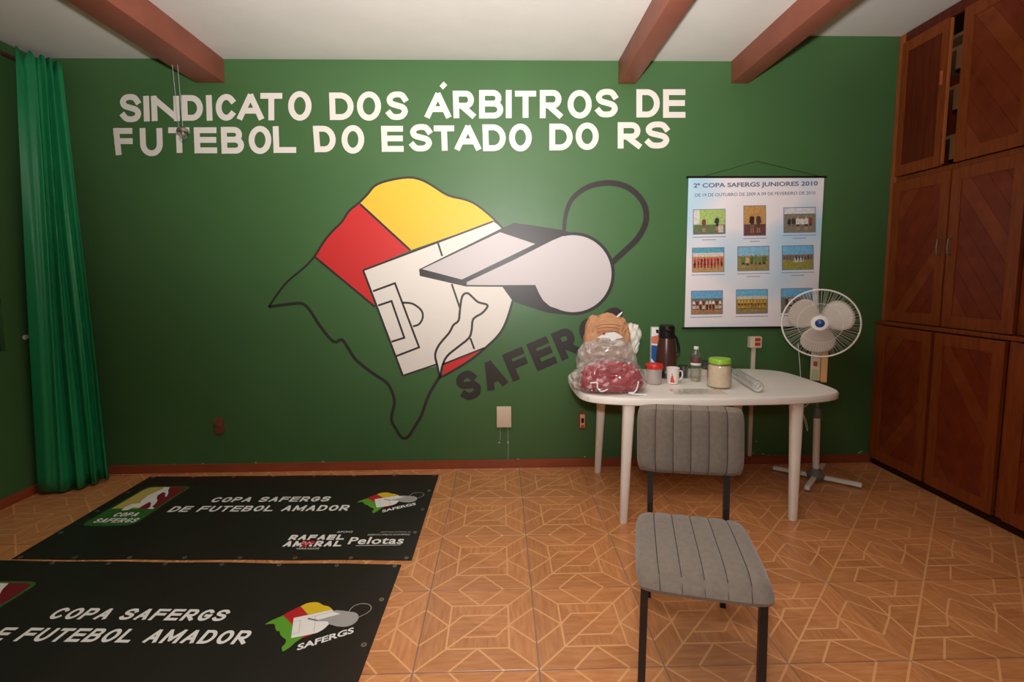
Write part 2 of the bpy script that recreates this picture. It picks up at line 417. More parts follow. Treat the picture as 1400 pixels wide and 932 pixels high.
# left wall with a window opening
WY0, WY1, WZ0, WZ1 = -1.75, -.40, .955, 2.20
bm = bmesh.new()
box(bm, XL-.12, XL, WY1, 0, -.1, 3.2); box(bm, XL-.12, XL, YB, WY0, -.1, 3.2)
box(bm, XL-.12, XL, WY0, WY1, -.1, WZ0); box(bm, XL-.12, XL, WY0, WY1, WZ1, 3.2)
wall_left = struct('wall_left', bm, GREEN)
bm = bmesh.new(); box(bm, XRW, XRW+.12, YB, 0, -.1, 3.2); wall_right = struct('wall_right', bm, CREAM)
bm = bmesh.new(); box(bm, XL-.12, XRW+.12, YB-.12, YB, -.1, 3.2); wall_front = struct('wall_front', bm, CREAM)
bm = bmesh.new()
box(bm, XL, 1.66, YB, 0, ZC, 3.2); box(bm, 1.66, XRW, YB, 0, ZR, 3.2)
ceiling = struct('ceiling', bm, CEIL)
bm = bmesh.new(); box(bm, XL, XRW, YB, 0, -.1, -.0035); floor = struct('floor', bm, GROUT)
# window
bm = bmesh.new()
for d in ((XL-.09, XL-.03, WY0, WY1, WZ0, WZ0+.035), (XL-.09, XL-.03, WY0, WY1, WZ1-.04, WZ1), (XL-.09, XL-.03, WY0, WY0+.04, WZ0, WZ1), (XL-.09, XL-.03, WY1-.015, WY1, WZ0, WZ1), (XL-.09, XL-.03, -1.10, -1.05, WZ0, WZ1)):
    box(bm, *d)
win = struct('window_1', bm, mat('window_frame_paint', (90, 104, 84), .4, .5))
bxo('pane', (XL-.065, XL-.06, WY0+.04, -1.10, WZ0+.035, WZ1-.04), PANE, win)
bxo('pane', (XL-.065, XL-.06, -1.05, WY1-.015, WZ0+.035, WZ1-.04), PANE, win)
# tiles
TS, TOX, TOY = .45, -.32151, -.9356
cache = {}
def tile_mesh(x0, x1, y0, y1):
    k = tuple(round(v, 4) for v in (x0, x1, y0, y1))
    if k in cache: return cache[k]
    bm = bmesh.new(); g = .0024; c = .0012
    lo = [bm.verts.new(p) for p in ((x0+g, y0+g, -.006), (x1-g, y0+g, -.006), (x1-g, y1-g, -.006), (x0+g, y1-g, -.006))]
    mi = [bm.verts.new((v.co.x, v.co.y, -c)) for v in lo]
    hi = [bm.verts.new(p) for p in ((x0+g+c, y0+g+c, 0), (x1-g-c, y0+g+c, 0), (x1-g-c, y1-g-c, 0), (x0+g+c, y1-g-c, 0))]
    for a, b in ((lo, mi), (mi, hi)):
        for i in range(4): bm.faces.new((a[i], a[(i+1) % 4], b[(i+1) % 4], b[i]))
    bm.faces.new(hi)
    me = bpy.data.meshes.new('tile'); bmesh.ops.recalc_face_normals(bm, faces=bm.faces[:]); bm.to_mesh(me); bm.free(); me.materials.append(TILE)
    cache[k] = me; return me
i0 = math.floor((XL-TOX)/TS); i1 = math.ceil((XRW-TOX)/TS)
j0 = math.floor((YB-TOY)/TS); j1 = math.ceil((0-TOY)/TS)
for i in range(i0, i1):
    for j in range(j0, j1):
        cx = TOX+(i+.5)*TS; cy = TOY+(j+.5)*TS; h = TS/2
        x0 = max(-h, XL-cx); x1 = min(h, XRW-cx); y0 = max(-h, YB-cy); y1 = min(h, -cy)
        if x1-x0 < .02 or y1-y0 < .02: continue
        o = bpy.data.objects.new('tile', tile_mesh(x0, x1, y0, y1)); COL.objects.link(o); o.location = (cx, cy, 0); o.parent = floor
# skirting
bm = bmesh.new(); box(bm, XL+.013, XR-.02, -.014, -.0005, 0.0, .062, bev=.002); struct('baseboard_back', bm, SKIRT)
bm = bmesh.new(); box(bm, XL+.0005, XL+.013, YB, -.014, 0.0, .062, bev=.002); struct('baseboard_left', bm, SKIRT)
# beams
def beam(n, x0, x1, z0, z1):
    bm = bmesh.new(); box(bm, x0, x1, YB+.002, -.001, z0, z1, bev=.004)
    return struct('trim_%d' % n, bm, BEAM, True)
tag(beam(1, -2.03, -1.838, 2.700, ZC), 'wide brown painted ceiling beam at left, above the first painted words')
tag(beam(2, .820, .938, 2.702, ZC), 'narrow brown painted ceiling beam between the other two')
tag(beam(3, 1.600, 1.722, 2.708, ZR), 'narrow brown painted ceiling beam nearest the wardrobe')

# ------------------------------------------------------------------ painted wall: letters and emblem
def wmap(dy):
    def f(x, y):
        p = onwall(x, y, 0.0); return Vector((p.x, -dy, p.z))
    return f
L1 = [('S',163,194,128.5,167,2),('I',194.5,206,131,166,1),('N',206.5,246,131,165.5,1),('D',248,278,130,165,1),('I',282,290,130,165,1),('C',295,323,128.5,165,0),('A',324,361,128,164.5,0),
 ('T',356,386,127,164.5,0),('O',394,426,124.5,165,0),('D',450,484,126.5,164,1),('O',488,521,125,165,0),('S',528,558,125,164,0),('A',580.5,617,126.5,162,0),
 ('R',619,650,124,161.5,1),('B',655,688,123,162,0),('I',691,700,123,161.5,0),('T',704,733,124,161,0),('R',738,769,123,161.5,0),('O',776,809,123,162,0),
 ('S',814,845,121.5,160.5,0),('D',870,902,122,160.5,0),('E',906.5,937,122,161,0)]
L2 = [('F',155,184,175,212,3),('U',191,223,175,213.5,1),('T',230,260,174,209,1),('E',265,297,174,209.5,1),('B',302,334,173.5,210,1),('O',340,371,172,210.5,0),('L',373,405,172.5,209,1),
 ('D',428,460,172,208,2),('O',467,498,171,210,0),('E',521,552,172,207.5,1),('S',560,591,169.5,207,0),('T',593,622,171.5,206,1),('A',621.5,658,171,206,0),('D',659.5,692,170,206.5,1),
 ('O',696,727,169,207,0),('D',751,783,169,205.5,0),('O',787,818.5,167.5,205,0),('R',844.5,877,167,203,0),('S',882,915.5,166,203,0)]
for row in (L1, L2):
    for k, (ch, x0, x1, y0, y1, sk) in enumerate(row):
        bm = bmesh.new()
        sw = 8.0
        if ch == 'I': x0, x1 = (x0+x1)/2-4.4, (x0+x1)/2+4.4
        letter(bm, ch, x0, x1-sk, y0, y1, sw, wmap(.0006+.00005*(k % 3)), sk)
        if row is L1 and k == 12: prism(bm, [(606.5, 111.5), (611.5, 116.5), (605.5, 122.5), (601, 117.5)], wmap(.0008))
        link('painted_letter', bm, P_WHITE, wall_back)

out_top = smooth_pts([(367.5,419.5),(382,398),(395,383),(416,365.5),(430,350.5),(442.5,330.5),(455,315.5),(467.5,303),(477.5,288),(490,278),(502.5,265.5),(512.5,254),(530,247),(557.5,242.5),(575,245.5),(590,253),(612.5,267),(635,272.5),(652.5,280.5),(675,299),(688,313)], 3)
out_bot = smooth_pts([(367.5,419.5),(400,415),(415,415.5),(425,426),(437.5,445.5),(456,467),(467,464),(475,474),(486,491),(499,502),(511,511),(527,521.5),(534,531),(539.5,549),(535,572.5),(542,587),(549.5,598),(558,597),(567,583),(576,568),(583,548),(590,533),(601,515)], 3)
lagoon = smooth_pts([(601,515),(598,500),(595,485),(600.5,471),(614,455),(620,444),(627,438),(629,422),(632,405),(639,400.5),(647,407),(654,413),(665,416),(666,420),(659,428),(647,436),(645,450),(641,462),(625,475),(611,487),(604.5,501),(602,515)], 3)
coast = smooth_pts([(701,411),(694,434),(687,450),(678,462),(664,475),(645,491),(617,508),(603,515.5)], 3)
E_H = .0006
emb = thing('painted_emblem', 'painted map and whistle emblem on the green wall', 'mural')
tag(emb); emb.parent = wall_back
del emb['category']; 
def part(name, polys, m, h, strokes=(), fm=None, parent=emb):
    bm = bmesh.new(); f = (fm or wmap)(h)
    for p in polys: prism(bm, p, f)
    for s in strokes: stroke(bm, s[0], s[1], f, closed=len(s) > 2 and s[2], cap=False)
    return link(name, bm, m, parent)
iY = [p for p in out_top if p[0] >= 491 and p[0] <= 676]; iR = [p for p in out_top if p[0] >= 430 and p[0] <= 492]
yellow = iY+[(674, 302.6), (561, 342), (492.5, 279)]
red = iR+[(561, 342), (496.6, 369.4), (513, 419.5), (431, 351.5)]
field = [(496.6, 369.4), (674, 302.6), (690, 314), (704, 340), (701, 411), (694, 434), (687, 450), (678, 462), (664, 475.5), (604, 497.5), (550.8, 513.3)]
red2 = [(606.6, 499), (660, 476.6), (641, 491), (617, 508), (605, 514)]
part('yellow_field', [yellow], P_YEL, E_H); part('red_field', [red], P_RED, E_H+.0001); part('red_patch', [red2], P_RED, E_H+.0001)
part('white_field', [field], P_WHITE, E_H+.0002)
part('white_lagoon', [lagoon], P_WHITE, E_H+.0004)
part('map_outline', [], P_BLACK, E_H+.0006, [(out_top, 3), (out_bot, 4.2), (lagoon, 3, True), (coast, 3.2), ([(492.5, 279), (561, 342)], 3), ([(431, 351.5), (513, 419.5)], 3), ([(496.6, 369.4), (674, 302.6)], 2.6), ([(496.6, 369.4), (550.8, 513.3)], 2.8), ([(550.8, 513.3), (598, 497.5)], 2.4), ([(605, 498), (662, 475.5)], 2.4)])
part('pitch_markings', [], P_BLACK, E_H+.0007, [([(510, 398), (540, 387), (573, 474.6), (541.4, 486.8)], 2.7), ([(517, 417.5), (535.3, 411.4), (552.8, 461.5), (535.3, 467)], 2.7),
     (smooth_pts([(550.5, 413.6), (564, 415), (576, 424), (578, 434), (573, 443), (564.6, 446)], 3), 2.7), ([(598.5, 331), (604.6, 350)], 2.6), ([(617.6, 388), (629, 421.6)], 2.6), ([(643, 462), (648.5, 477)], 2.6)])
# whistle
cx, cy, R = 783.4, 374, 52.6
sil = [(573, 368), (687, 311.4), (702.5, 304.6), (735, 309), (769, 314.5)]+arc(cx, cy, R+4.5, R+4.2, -95, 100, 30)+[(749, 427.5), (722, 419), (701, 411.7), (687, 392), (637, 391.5), (574, 377)]
part('whistle_body', [sil], P_BLACK, E_H+.0009)
part('whistle_side', [[(638.3, 385.5), (700, 356.5), (755, 328.6), (769.5, 322.6)]+arc(cx, cy, R, R, -103, 115, 34)+[(752, 418.6), (743, 411), (737.5, 402), (731.7, 389.4), (680, 389.6), (638, 389.4)]], P_LGREY, E_H+.0011)
part('whistle_mouthpiece', [[(577, 367.7), (683.6, 317.3), (731.7, 333.4), (631.5, 382)]], P_LGREY, E_H+.0011)
ring = smooth_pts([(771, 318), (773.5, 293), (783, 271), (804, 255.5), (831, 250), (855, 254.5), (872.5, 267.5), (882.5, 284.6), (882.5, 305), (871.5, 326), (853, 344), (838, 358)], 4)
wds = [5+3*min(1, i/16) for i in range(len(ring))]
bm = bmesh.new(); stroke(bm, ring, wds, wmap(E_H+.0008)); link('whistle_ring', bm, P_BLACK, emb)
ang = math.radians(23)
for i, ch in enumerate('SAFERGS'):
    c0 = Vector((640.7+33.4*i, 526.5-14.4*i))
    fm0 = wmap(E_H+.0007)
    def rmap(u, v, c0=c0): 
        return fm0(c0.x+u*math.cos(ang)+v*math.sin(ang), c0.y-u*math.sin(ang)+v*math.cos(ang))
    bm = bmesh.new(); letter(bm, ch, -15, 15, -20, 20, 10.2, rmap); link('black_letter', bm, P_BLACK, emb)
# bare plaster chips above the skirting, made into one scatter of flakes
bm = bmesh.new()
for (px, py, s) in ((238,634.5,1.2),(278,633.5,1.2),(350,632.5,1.4),(421,632.5,1.2),(442,632.6,2.6),(454,632,1.1),(500,633,.8),(528,633,.8),(552,631,1.1),(583,633,1),(617,633.4,1.6),(652,629.5,1.6),(663,630.5,3.2),(669,630.5,1.4),(702,628.7,1.3),(708.5,628,1.8),(715,628.6,1.5),(800,624,1),(799,628,1),(1012,616,1.1),(1015,622.5,1.7),(1022,606,.8),(1034,603,1),(1030,619,.9),(1043,620,1),(1051,622.5,2),(1059,622.3,1.7),(1168,622,1.5),(1174,618.5,1.6),(1177,617,1.4),(1161,621.5,1),(682.5,604.5,1.2),(694.5,604.5,1.4)):
    n = 7; prism(bm, [(px+s*1.3*random.uniform(.6, 1.2)*math.cos(2*PI*k/n), py+s*.9*random.uniform(.6, 1.2)*math.sin(2*PI*k/n)) for k in range(n)], wmap(.0015))
o = link('paint_chips', bm, CHIP, wall_back); o['kind'] = 'stuff'; tag(o, 'pale flakes of bare plaster along the foot of the green wall')

# ------------------------------------------------------------------ wall fittings
p = onwall(689, 569); t = thing('blank_cover_plate', 'cream rectangular blank cover box low on green wall, left of the table', 'cover plate', (p.x, 0, p.z-.075))
bxo('cover', (-.053, .053, -.028, -.001, 0, .152), CREAMP, t, bev=.006)
for dx, z1 in ((-.03, -.10), (.027, -.27)):
    tob('painted_wire', [(dx, -.0025, .002), (dx+.003, -.003, z1*.5), (dx, -.0025, z1)], .0016, ROPE, t, 6)
p = onwall(796, 574.5); t = thing('wall_socket', 'old socket with yellowed plate in brown hole beside the left table leg', 'socket', (p.x, 0, p.z))
bm = bmesh.new(); tube(bm, [(0, -.001, 0), (0, -.005, 0)], 1, 20)
for v in bm.verts: v.co.x *= .030; v.co.z *= .076
link('surround', bm, RED_SOCK, t)
bxo('plate', (-.0175, .0175, -.014, -.004, -.05, .048), YELP, t, bev=.003)
bxo('dark_outlet', (-.010, .010, -.017, -.012, -.014, .02), DARKP, t, bev=.003)
bxo('red_switch', (-.010, .010, -.017, -.012, -.046, -.030), STICKR, t, bev=.002)
p = onwall(300.5, 581.5); t = thing('pipe_stub', 'brown capped round hole cover low on green wall above the banners', 'wall cap', (p.x, 0, p.z))
bm = bmesh.new(); box(bm, -.034, .034, -.010, -.001, -.06, .03, bev=.012); link('cover_plate', bm, RED_SOCK, t, True)
bm = bmesh.new(); tube(bm, [(0, -.001, .028), (0, -.016, .028)], .034, 20); link('round_cap', bm, RED_SOCK, t, True)
p = onwall(1029.5, 466.5); t = thing('outlet_box', 'cream double outlet box with conduit below, under the poster', 'outlet', (p.x, 0, p.z))
bxo('housing', (-.042, .042, -.045, -.001, -.042, .040), CREAMP, t, bev=.005)
for zz in (-.026, .006):
    bxo('outlet_face', (-.010, .030, -.048, -.044, zz, zz+.024), STICKR, t, bev=.001)
bxo('conduit', (-.014, .012, -.022, -.001, onwall(1026, 622).z-p.z, -.042), CREAMP, t, bev=.003)

# ------------------------------------------------------------------ poster
pTL = onwall(940.5, 243.5, -.02); pBR = onwall(1119, 448, -.02)
PX0, PX1, PZ0, PZ1 = 1.318, 2.278, 1.018, 2.075
poster = thing('hanging_poster', 'white tournament poster with nine team photos hanging on green wall', 'poster', ((PX0+PX1)/2, -.02, PZ0))
pc = Vector(((PX0+PX1)/2, -.02, PZ0))
bxo('sheet', (-(PX1-PX0)/2, (PX1-PX0)/2, -.0008, .0008, 0, PZ1-PZ0), POSTER, poster)
for z in (0, PZ1-PZ0):
    tob('rail', [(-(PX1-PX0)/2-.015, -.001, z), ((PX1-PX0)/2+.015, -.001, z)], .0075, DARKP, poster, 8)
nail = onwall(1034.5, 220.5, -.01)-pc
tob('hanging_cord', [(-.38, 0, PZ1-PZ0+.004), (nail.x, .006, nail.z), (.45, 0, PZ1-PZ0+.004)], .0014, DARKP, poster, 6)
bm = bmesh.new(); tube(bm, [(nail.x, .019, nail.z), (nail.x, -.008, nail.z)], .004, 8); link('nail', bm, STEEL, poster)
# map photo pixels to the sheet (bilinear, sheet hangs a little out of true in the picture)
def pmap(dy):
    def f(x, y):
        q = onwall(x, y, -.02); return Vector((q.x-pc.x, -dy, q.z-pc.z))
    return f
NAVY = mat('poster_title_ink', (112, 112, 142), .5, .3); INK2 = mat('poster_caption_ink', (146, 148, 178), .5, .3); BORD = mat('photo_border_ink', (120, 128, 150), .5, .3)
def ptext(s, x0, x1, ybase, h, m, bold, name, sl=-.012):
    f = pmap(.0013)
    bm = text_bm(s, x0, x1, 0, h, lambda x, y: f(x, ybase+sl*(x-x0)-y), bold=bold)
    return link(name, bm, m, poster)
ptext('2ª COPA SAFERGS JUNIORES 2010', 948, 1118, 258.5, 8, NAVY, .03, 'poster_title', -.018)
ptext('DE 19 DE OUTUBRO DE 2009 A 09 DE FEVEREIRO DE 2010', 950, 1114.5, 269, 4.4, NAVY, .01, 'poster_subtitle', -.020)
cols = {}
def cm(rgb):
    if rgb not in cols: cols[rgb] = mat('photo_ink', rgb, .5, .3, var=.22, vscale=70)
    return cols[rgb]
PH = [((947.3,286.3,991.8,320.8), [((170,196,110),0,.62),((110,120,84),.62,1)], 'two', [(120,70,70),(60,60,66),(220,190,180)]),
 ((1016.3,281,1047.3,322.7), [((196,148,84),0,.62),((110,70,62),.62,1)], 'pair', [(60,48,44),(80,60,54)]),
 ((1071,283.6,1115.3,318.5), [((214,214,220),0,.24),((132,126,106),.24,1)], 'row', [(60,54,48),(220,214,206),(70,60,54),(150,70,60)]),
 ((946,338.6,990.3,372.5), [((96,170,190),0,.2),((220,206,196),.2,.36),((196,150,90),.36,1)], 'team', [(190,50,80),(206,70,96),(150,40,66)]),
 ((1008,336.8,1051.8,370.8), [((140,190,214),0,.38),((150,140,80),.38,1)], 'row', [(110,130,90),(214,206,196),(90,110,70),(206,170,120)]),
 ((1068.8,335.7,1112.3,369.3), [((120,184,220),0,.36),((140,120,110),.36,.6),((150,146,70),.6,1)], 'bus', [(80,70,64),(110,100,90),(206,204,196)]),
 ((944.6,397.5,988.2,430.2), [((110,170,210),0,.32),((110,110,90),.32,.5),((170,124,84),.5,1)], 'team', [(222,214,206),(232,222,214),(120,50,70)]),
 ((1006,395.7,1049.7,429.3), [((110,180,214),0,.26),((206,196,176),.26,.4),((150,130,80),.4,1)], 'team', [(214,160,50),(226,176,70),(200,150,40)]),
 ((1067.3,394.2,1110.8,428), [((110,180,220),0,.35),((130,120,100),.35,1)], 'row', [(90,80,76),(200,190,180),(70,66,60)])]
rp = random.Random(3)
for (x0, y0, x1, y1), bands, kind, pc_ in PH:
    bm = bmesh.new(); ml = [BORD]; f0, f1, f2 = pmap(.0012), pmap(.0015), pmap(.0018)
    W_, H_ = x1-x0, y1-y0; sl = -.02
    def rect(a, b, c, d, f, m):
        if m not in ml: ml.append(m)
        prism(bm, [(a, b+sl*(a-x0)), (c, b+sl*(c-x0)), (c, d+sl*(c-x0)), (a, d+sl*(a-x0))], f, ml.index(m))
    rect(x0, y0, x1, y1, f0, BORD)
    for c, a, b in bands: rect(x0+1, y0+1+(H_-2)*a, x1-1, y0+1+(H_-2)*b, f1, cm(c))
    def person(cx_, top, h, shirt):
        w_ = h*rp.uniform(.11, .15); sk = cm(rp.choice(((176,130,104), (150,108,86), (196,150,124)))); j = rp.uniform(-.3, .3)
        def pg(pts, m):
            if m not in ml: ml.append(m)
            prism(bm, [(cx_+a_*w_, top+b_*h+sl*(cx_-x0)) for a_, b_ in pts], f2, ml.index(m))
        pg([(.5*math.cos(k*PI/3), .09+.08*math.sin(k*PI/3)) for k in range(6)], sk)
        pg([(-.5, .17), (.5, .17), (1.05, .24), (1.15+j, .52), (.75, .52), (.7, .58), (-.7, .58), (-.75, .52), (-1.15+j, .5), (-1.05, .24)], cm(shirt))
        pg([(-.7, .58), (.7, .58), (.75, .74), (.15, .74), (0, .64), (-.15, .74), (-.75, .74)], cm(rp.choice(((60,56,54), (80,70,66), (110,100,96)))))
        pg([(-.65, .74), (-.25, .74), (-.25, 1), (-.7, 1)], sk); pg([(.25, .74), (.65, .74), (.7, 1), (.3, 1)], sk)
    if kind == 'team':
        for r in (0, 1):
            for k in range(9):
                person(x0+4+k*(W_-8)/8+rp.uniform(-.3, .3), y0+H_*(.38+.18*r)+rp.uniform(-.4, .4), H_*(.34), rp.choice(pc_))
    elif kind == 'row':
        for k in range(6): person(x0+8+k*(W_-13)/5.4, y0+H_*.34+rp.uniform(-.8, .8), H_*.56, rp.choice(pc_))
    elif kind == 'bus':
        for k in range(10): person(x0+3.5+k*(W_-7)/9, y0+H_*.36, H_*.3, rp.choice(pc_[:2]))
        rect(x0+W_*.38, y0+H_*.5, x0+W_*.68, y0+H_*.68, f2, cm(pc_[2]))
    elif kind == 'two':
        rect(x0+1, y0+1, x0+W_*.2, y0+H_*.6, f2, cm((222,216,206)))
        person(x0+W_*.34, y0+H_*.3, H_*.6, pc_[0]); person(x0+W_*.74, y0+H_*.25, H_*.6, pc_[1]); rect(x0+W_*.78, y0+H_*.64, x0+W_*.93, y0+H_*.93, f2, cm(pc_[2]))
    else:
        person(x0+W_*.38, y0+H_*.24, H_*.66, pc_[0]); person(x0+W_*.66, y0+H_*.24, H_*.66, pc_[1])
    link('team_photo', bm, ml, poster)
    bm = bmesh.new()
    for ln, (a, b) in enumerate(((.0, 1.0), (.3, .7))):
        if kind == 'team' and ln: continue
        xx = x0+W_*a; 
        while xx < x0+W_*b:
            wd = rp.uniform(2, 5.5); stroke(bm, [(xx, y1+3.4+ln*4-.02*(xx-x0)), (min(xx+wd, x0+W_*b), y1+3.4+ln*4-.02*(xx-x0))], 1.0, pmap(.0013)); xx += wd+1.2
    link('photo_caption', bm, INK2, poster)

# ------------------------------------------------------------------ banners on the floor
def fit2(x0, x1, y0, y1): return lambda u, v: (x0+u*(x1-x0), y0+v*(y1-y0))
LOGO_FIG = [(-1.814,-.178),(-1.773,-.179),(-1.755,-.221),(-1.718,-.271),(-1.695,-.324),(-1.713,-.311),(-1.736,-.27),(-1.766,-.25),(-1.769,-.297),(-1.746,-.337),(-1.712,-.377),(-1.697,-.42),(-1.692,-.451),(-1.664,-.47),(-1.663,-.484),(-1.701,-.478),(-1.699,-.457),(-1.73,-.407),(-1.753,-.388),(-1.756,-.419),(-1.764,-.462),(-1.799,-.461),(-1.805,-.496),(-1.842,-.499),(-1.851,-.46),(-1.844,-.418),(-1.801,-.406),(-1.818,-.368),(-1.83,-.296),(-1.816,-.249),(-1.803,-.206)]
def rrect(x0, x1, y0, y1, r, n=5):
    return [p for (cx_, cy_, a) in ((x1-r, y1-r, 0), (x0+r, y1-r, 90), (x0+r, y0+r, 180), (x1-r, y0+r, 270)) for p in arc(cx_, cy_, r, r, a, a+90, n)]
def banner(origin, angle, corners, label):
    t = thing('vinyl_banner', label, 'banner', (origin[0], origin[1], 0), angle, 'black vinyl banners laid on the tiled floor')
    # corners local: TR TL BL BR ; sheet as a fine grid so it lies with slight ripples
    TRc, TLc, BLc, BRc = [Vector(c) for c in corners]
    def rip(x, y): return .0035+.0010*noise.noise(Vector((x*3, y*3, origin[1])))
    bm = bmesh.new(); NX, NY = 40, 20
    g = [[None]*(NY+1) for _ in range(NX+1)]
    for i in range(NX+1):
        for j in range(NY+1):
            u, v = i/NX, j/NY
            p = (TLc*(1-u)+TRc*u)*(1-v)+(BLc*(1-u)+BRc*u)*v
            wv = .0025*math.sin(u*23+1)*(abs(v-.5)*2)**8
            g[i][j] = bm.verts.new((p.x, p.y+wv, rip(p.x, p.y)))
    for i in range(NX):
        for j in range(NY): bm.faces.new((g[i][j], g[i+1][j], g[i+1][j+1], g[i][j+1]))
    ge = bmesh.ops.extrude_face_region(bm, geom=bm.faces[:])
    for v in ge['geom']:
        if isinstance(v, bmesh.types.BMVert): v.co.z -= .0018
    link('sheet', bm, VINYL, t, True)
    def fm(h): return lambda x, y: Vector((x, y, rip(x, y)+h))
    def poly(name, polys, m, h, strokes=()):
        return part(name, polys, m, h, strokes, fm, t)
    def txt(name, s, x0, x1, y0, y1, m=PRINT_W, shear=0, bold=.02, h=.0012, par=None):
        f = fm(h); return link(name, text_bm(s, x0, x1, y0, y1, lambda x, y: f(x, y), shear, bold, space=1.07), m, par or t)
    def stxt(name, s_, x0, x1, y0, y1, sw, h=.0012, par=None):
        adv = [(.45 if c == ' ' else .42 if c == 'I' else 1.12 if c == 'M' else .9) for c in s_]; gap = .2
        k = (x1-x0)/(sum(adv)+gap*(len(s_)-1)); x = x0; b = bmesh.new(); f = fm(h)
        for c, a_ in zip(s_, adv):
            if c != ' ': letter(b, c, x, x+a_*k, -y1, -y0, sw, lambda u, v: f(u, -v), lift=(0, 0, .00008))
            x += (a_+gap)*k
            if name == 'letter' and c != ' ': link(name, b, PRINT_W, par or t); b = bmesh.new()
        if name == 'letter': b.free(); return
        return link(name, b, PRINT_W, par or t)
    # cup logo
    lg = poly('cup_logo', [rrect(-1.935, -1.635, -.68, -.162, .045)], PRINT_DG, .0008)
    for nm, pp, m, h in (('yellow_panel', [(-1.918, -.475), (-1.918, -.215), (-1.905, -.185), (-1.885, -.174), (-1.775, -.174), (-1.755, -.475)], PRINT_PY, .0010),
                         ('red_panel', [(-1.755, -.475), (-1.775, -.174), (-1.685, -.174), (-1.662, -.185), (-1.650, -.215), (-1.650, -.475)], PRINT_DR, .0010), ('figure', LOGO_FIG, PRINT_W, .0012)):
        o = part(nm, [pp], m, h, (), fm, lg)
    stxt('logo_text', 'COPA', -1.838, -1.700, -.574, -.525, .0095, par=lg)
    stxt('logo_text', 'SAFERGS', -1.893, -1.652, -.645, -.594, .0095, par=lg)
    stxt('letter', 'COPA SAFERGS', -1.372, -.632, -.402, -.334, .0145)
    stxt('letter', 'DE FUTEBOL AMADOR', -1.552, -.472, -.524, -.452, .0145)
    # emblem
    em = bpy.data.objects.new('map_emblem', None); COL.objects.link(em); em.parent = t
    def e(p): return (-.450+(p[0]-367.5)*.000778, -.281-(p[1]-242)*.000767)
    def ep(name, pts, m, h):
        b = bmesh.new(); prism(b, [e(p) for p in pts], fm(h)); return link(name, b, m, em)
    ep('map_green', out_top+[(690, 330), (650, 470)]+[(603, 515)]+out_bot[::-1][1:], PRINT_G, .0008)
    ep('map_yellow', yellow, PRINT_Y, .0010); ep('map_red', red, PRINT_R, .0010); ep('map_white', field, PRINT_W, .0011)
    ep('map_red_patch', red2+[(600, 520)], PRINT_R, .0012)
    ep('whistle', sil, PRINT_GR, .0013); ep('mouthpiece', [(577, 367.7), (683.6, 317.3), (731.7, 333.4), (631.5, 382)], PRINT_W, .0014)
    ep('mouthpiece_end', [(573, 368), (632, 383), (632, 392), (574, 378)], mat('dark_grey_print', (110, 100, 104), .5), .00145)
    b = bmesh.new(); stroke(b, [e(p) for p in ring], .0035, fm(.0012)); link('whistle_ring', b, PRINT_GR, em)
    b = bmesh.new(); stroke(b, [e(p) for p in [(510, 398), (540, 387), (573, 474.6), (541.4, 486.8)]], .0016, fm(.0014)); stroke(b, [e(p) for p in [(604, 350), (648, 470)]], .0016, fm(.0014)); link('pitch_lines', b, PRINT_GR, em)
    a = math.atan2(.096, .184); f = fm(.0012); o0 = Vector((-.255, -.552))
    link('emblem_text', text_bm('SAFERGS', 0, .205, 0, .036, lambda x, y: f(o0.x+x*math.cos(a)-y*math.sin(a)*.6, o0.y+x*math.sin(a)+y*math.cos(a)), 0, .03), PRINT_W, em)
    # sponsor line
    stxt('sponsor_text', 'RAFAEL', -.682, -.386, -.846, -.795, .0135)
    stxt('sponsor_text', 'AMARAL', -.682, -.378, -.910, -.856, .0135)
    poly('red_mark', [[(-.600, -.872), (-.585, -.856), (-.565, -.862), (-.548, -.852), (-.528, -.860), (-.522, -.874), (-.545, -.895), (-.568, -.912), (-.588, -.896)]], PRINT_R, .0017)
    poly('pulse_line', [], PRINT_W, .0019, [([(-.600, -.880), (-.585, -.880), (-.577, -.866), (-.566, -.893), (-.556, -.868), (-.548, -.880), (-.530, -.880)], .003)])
    txt('sponsor_small_text', 'APOIO', -.447, -.362, -.776, -.757, bold=0)
    txt('sponsor_small_text', 'VEREADOR', -.600, -.480, -.936, -.920, bold=0)
    txt('sponsor_text', 'Pelotas', -.350, -.060, -.892, -.822, bold=.022, shear=0)
    txt('sponsor_small_text', 'PREFEITURA MUNICIPAL DE', -.205, -.040, -.780, -.766, bold=0, m=PRINT_GR)
    txt('sponsor_small_text', 'DESENVOLVIMENTO ECONÔMICO', -.268, -.042, -.806, -.790, bold=0)
    poly('underline', [], PRINT_W, .0012, [([(-.300, -.905), (-.068, -.902)], .0035)])
    # grommets
    base = None
    spots = []
    for k in range(8):
        u = .985-.1385*k
        for v in (.014, .984): spots.append((u, v))
    for k in range(1, 4): spots += [(.985, k*.25), (.0155, k*.25)]
    for (u, v) in spots:
        q = (TLc*(1-u)+TRc*u)*(1-v)+(BLc*(1-u)+BRc*u)*v
        if base is None:
            base = lob('grommet', [(.0045, 0), (.0045, .0016), (.0075, .0026), (.0105, .0016), (.011, 0)], STEEL, t, 12, close=False); o = base
        else: o = base.copy(); COL.objects.link(o); o.parent = t
        o.location = (q.x, q.y, rip(q.x, q.y)+.0001)
    return t
banner((-.444, -.117), -.0201, [(0, 0), (-2.038, 0), (-1.993, -.998), (.017, -1.034)], 'black printed vinyl banner on the floor against the green wall, the farther one')
banner((-.491, -1.186), -.0498, [(0, 0), (-2.045, 0), (-2.01, -1.02), (.035, -1.035)], 'black printed vinyl banner nearest the viewer, cut by the bottom of the photo')

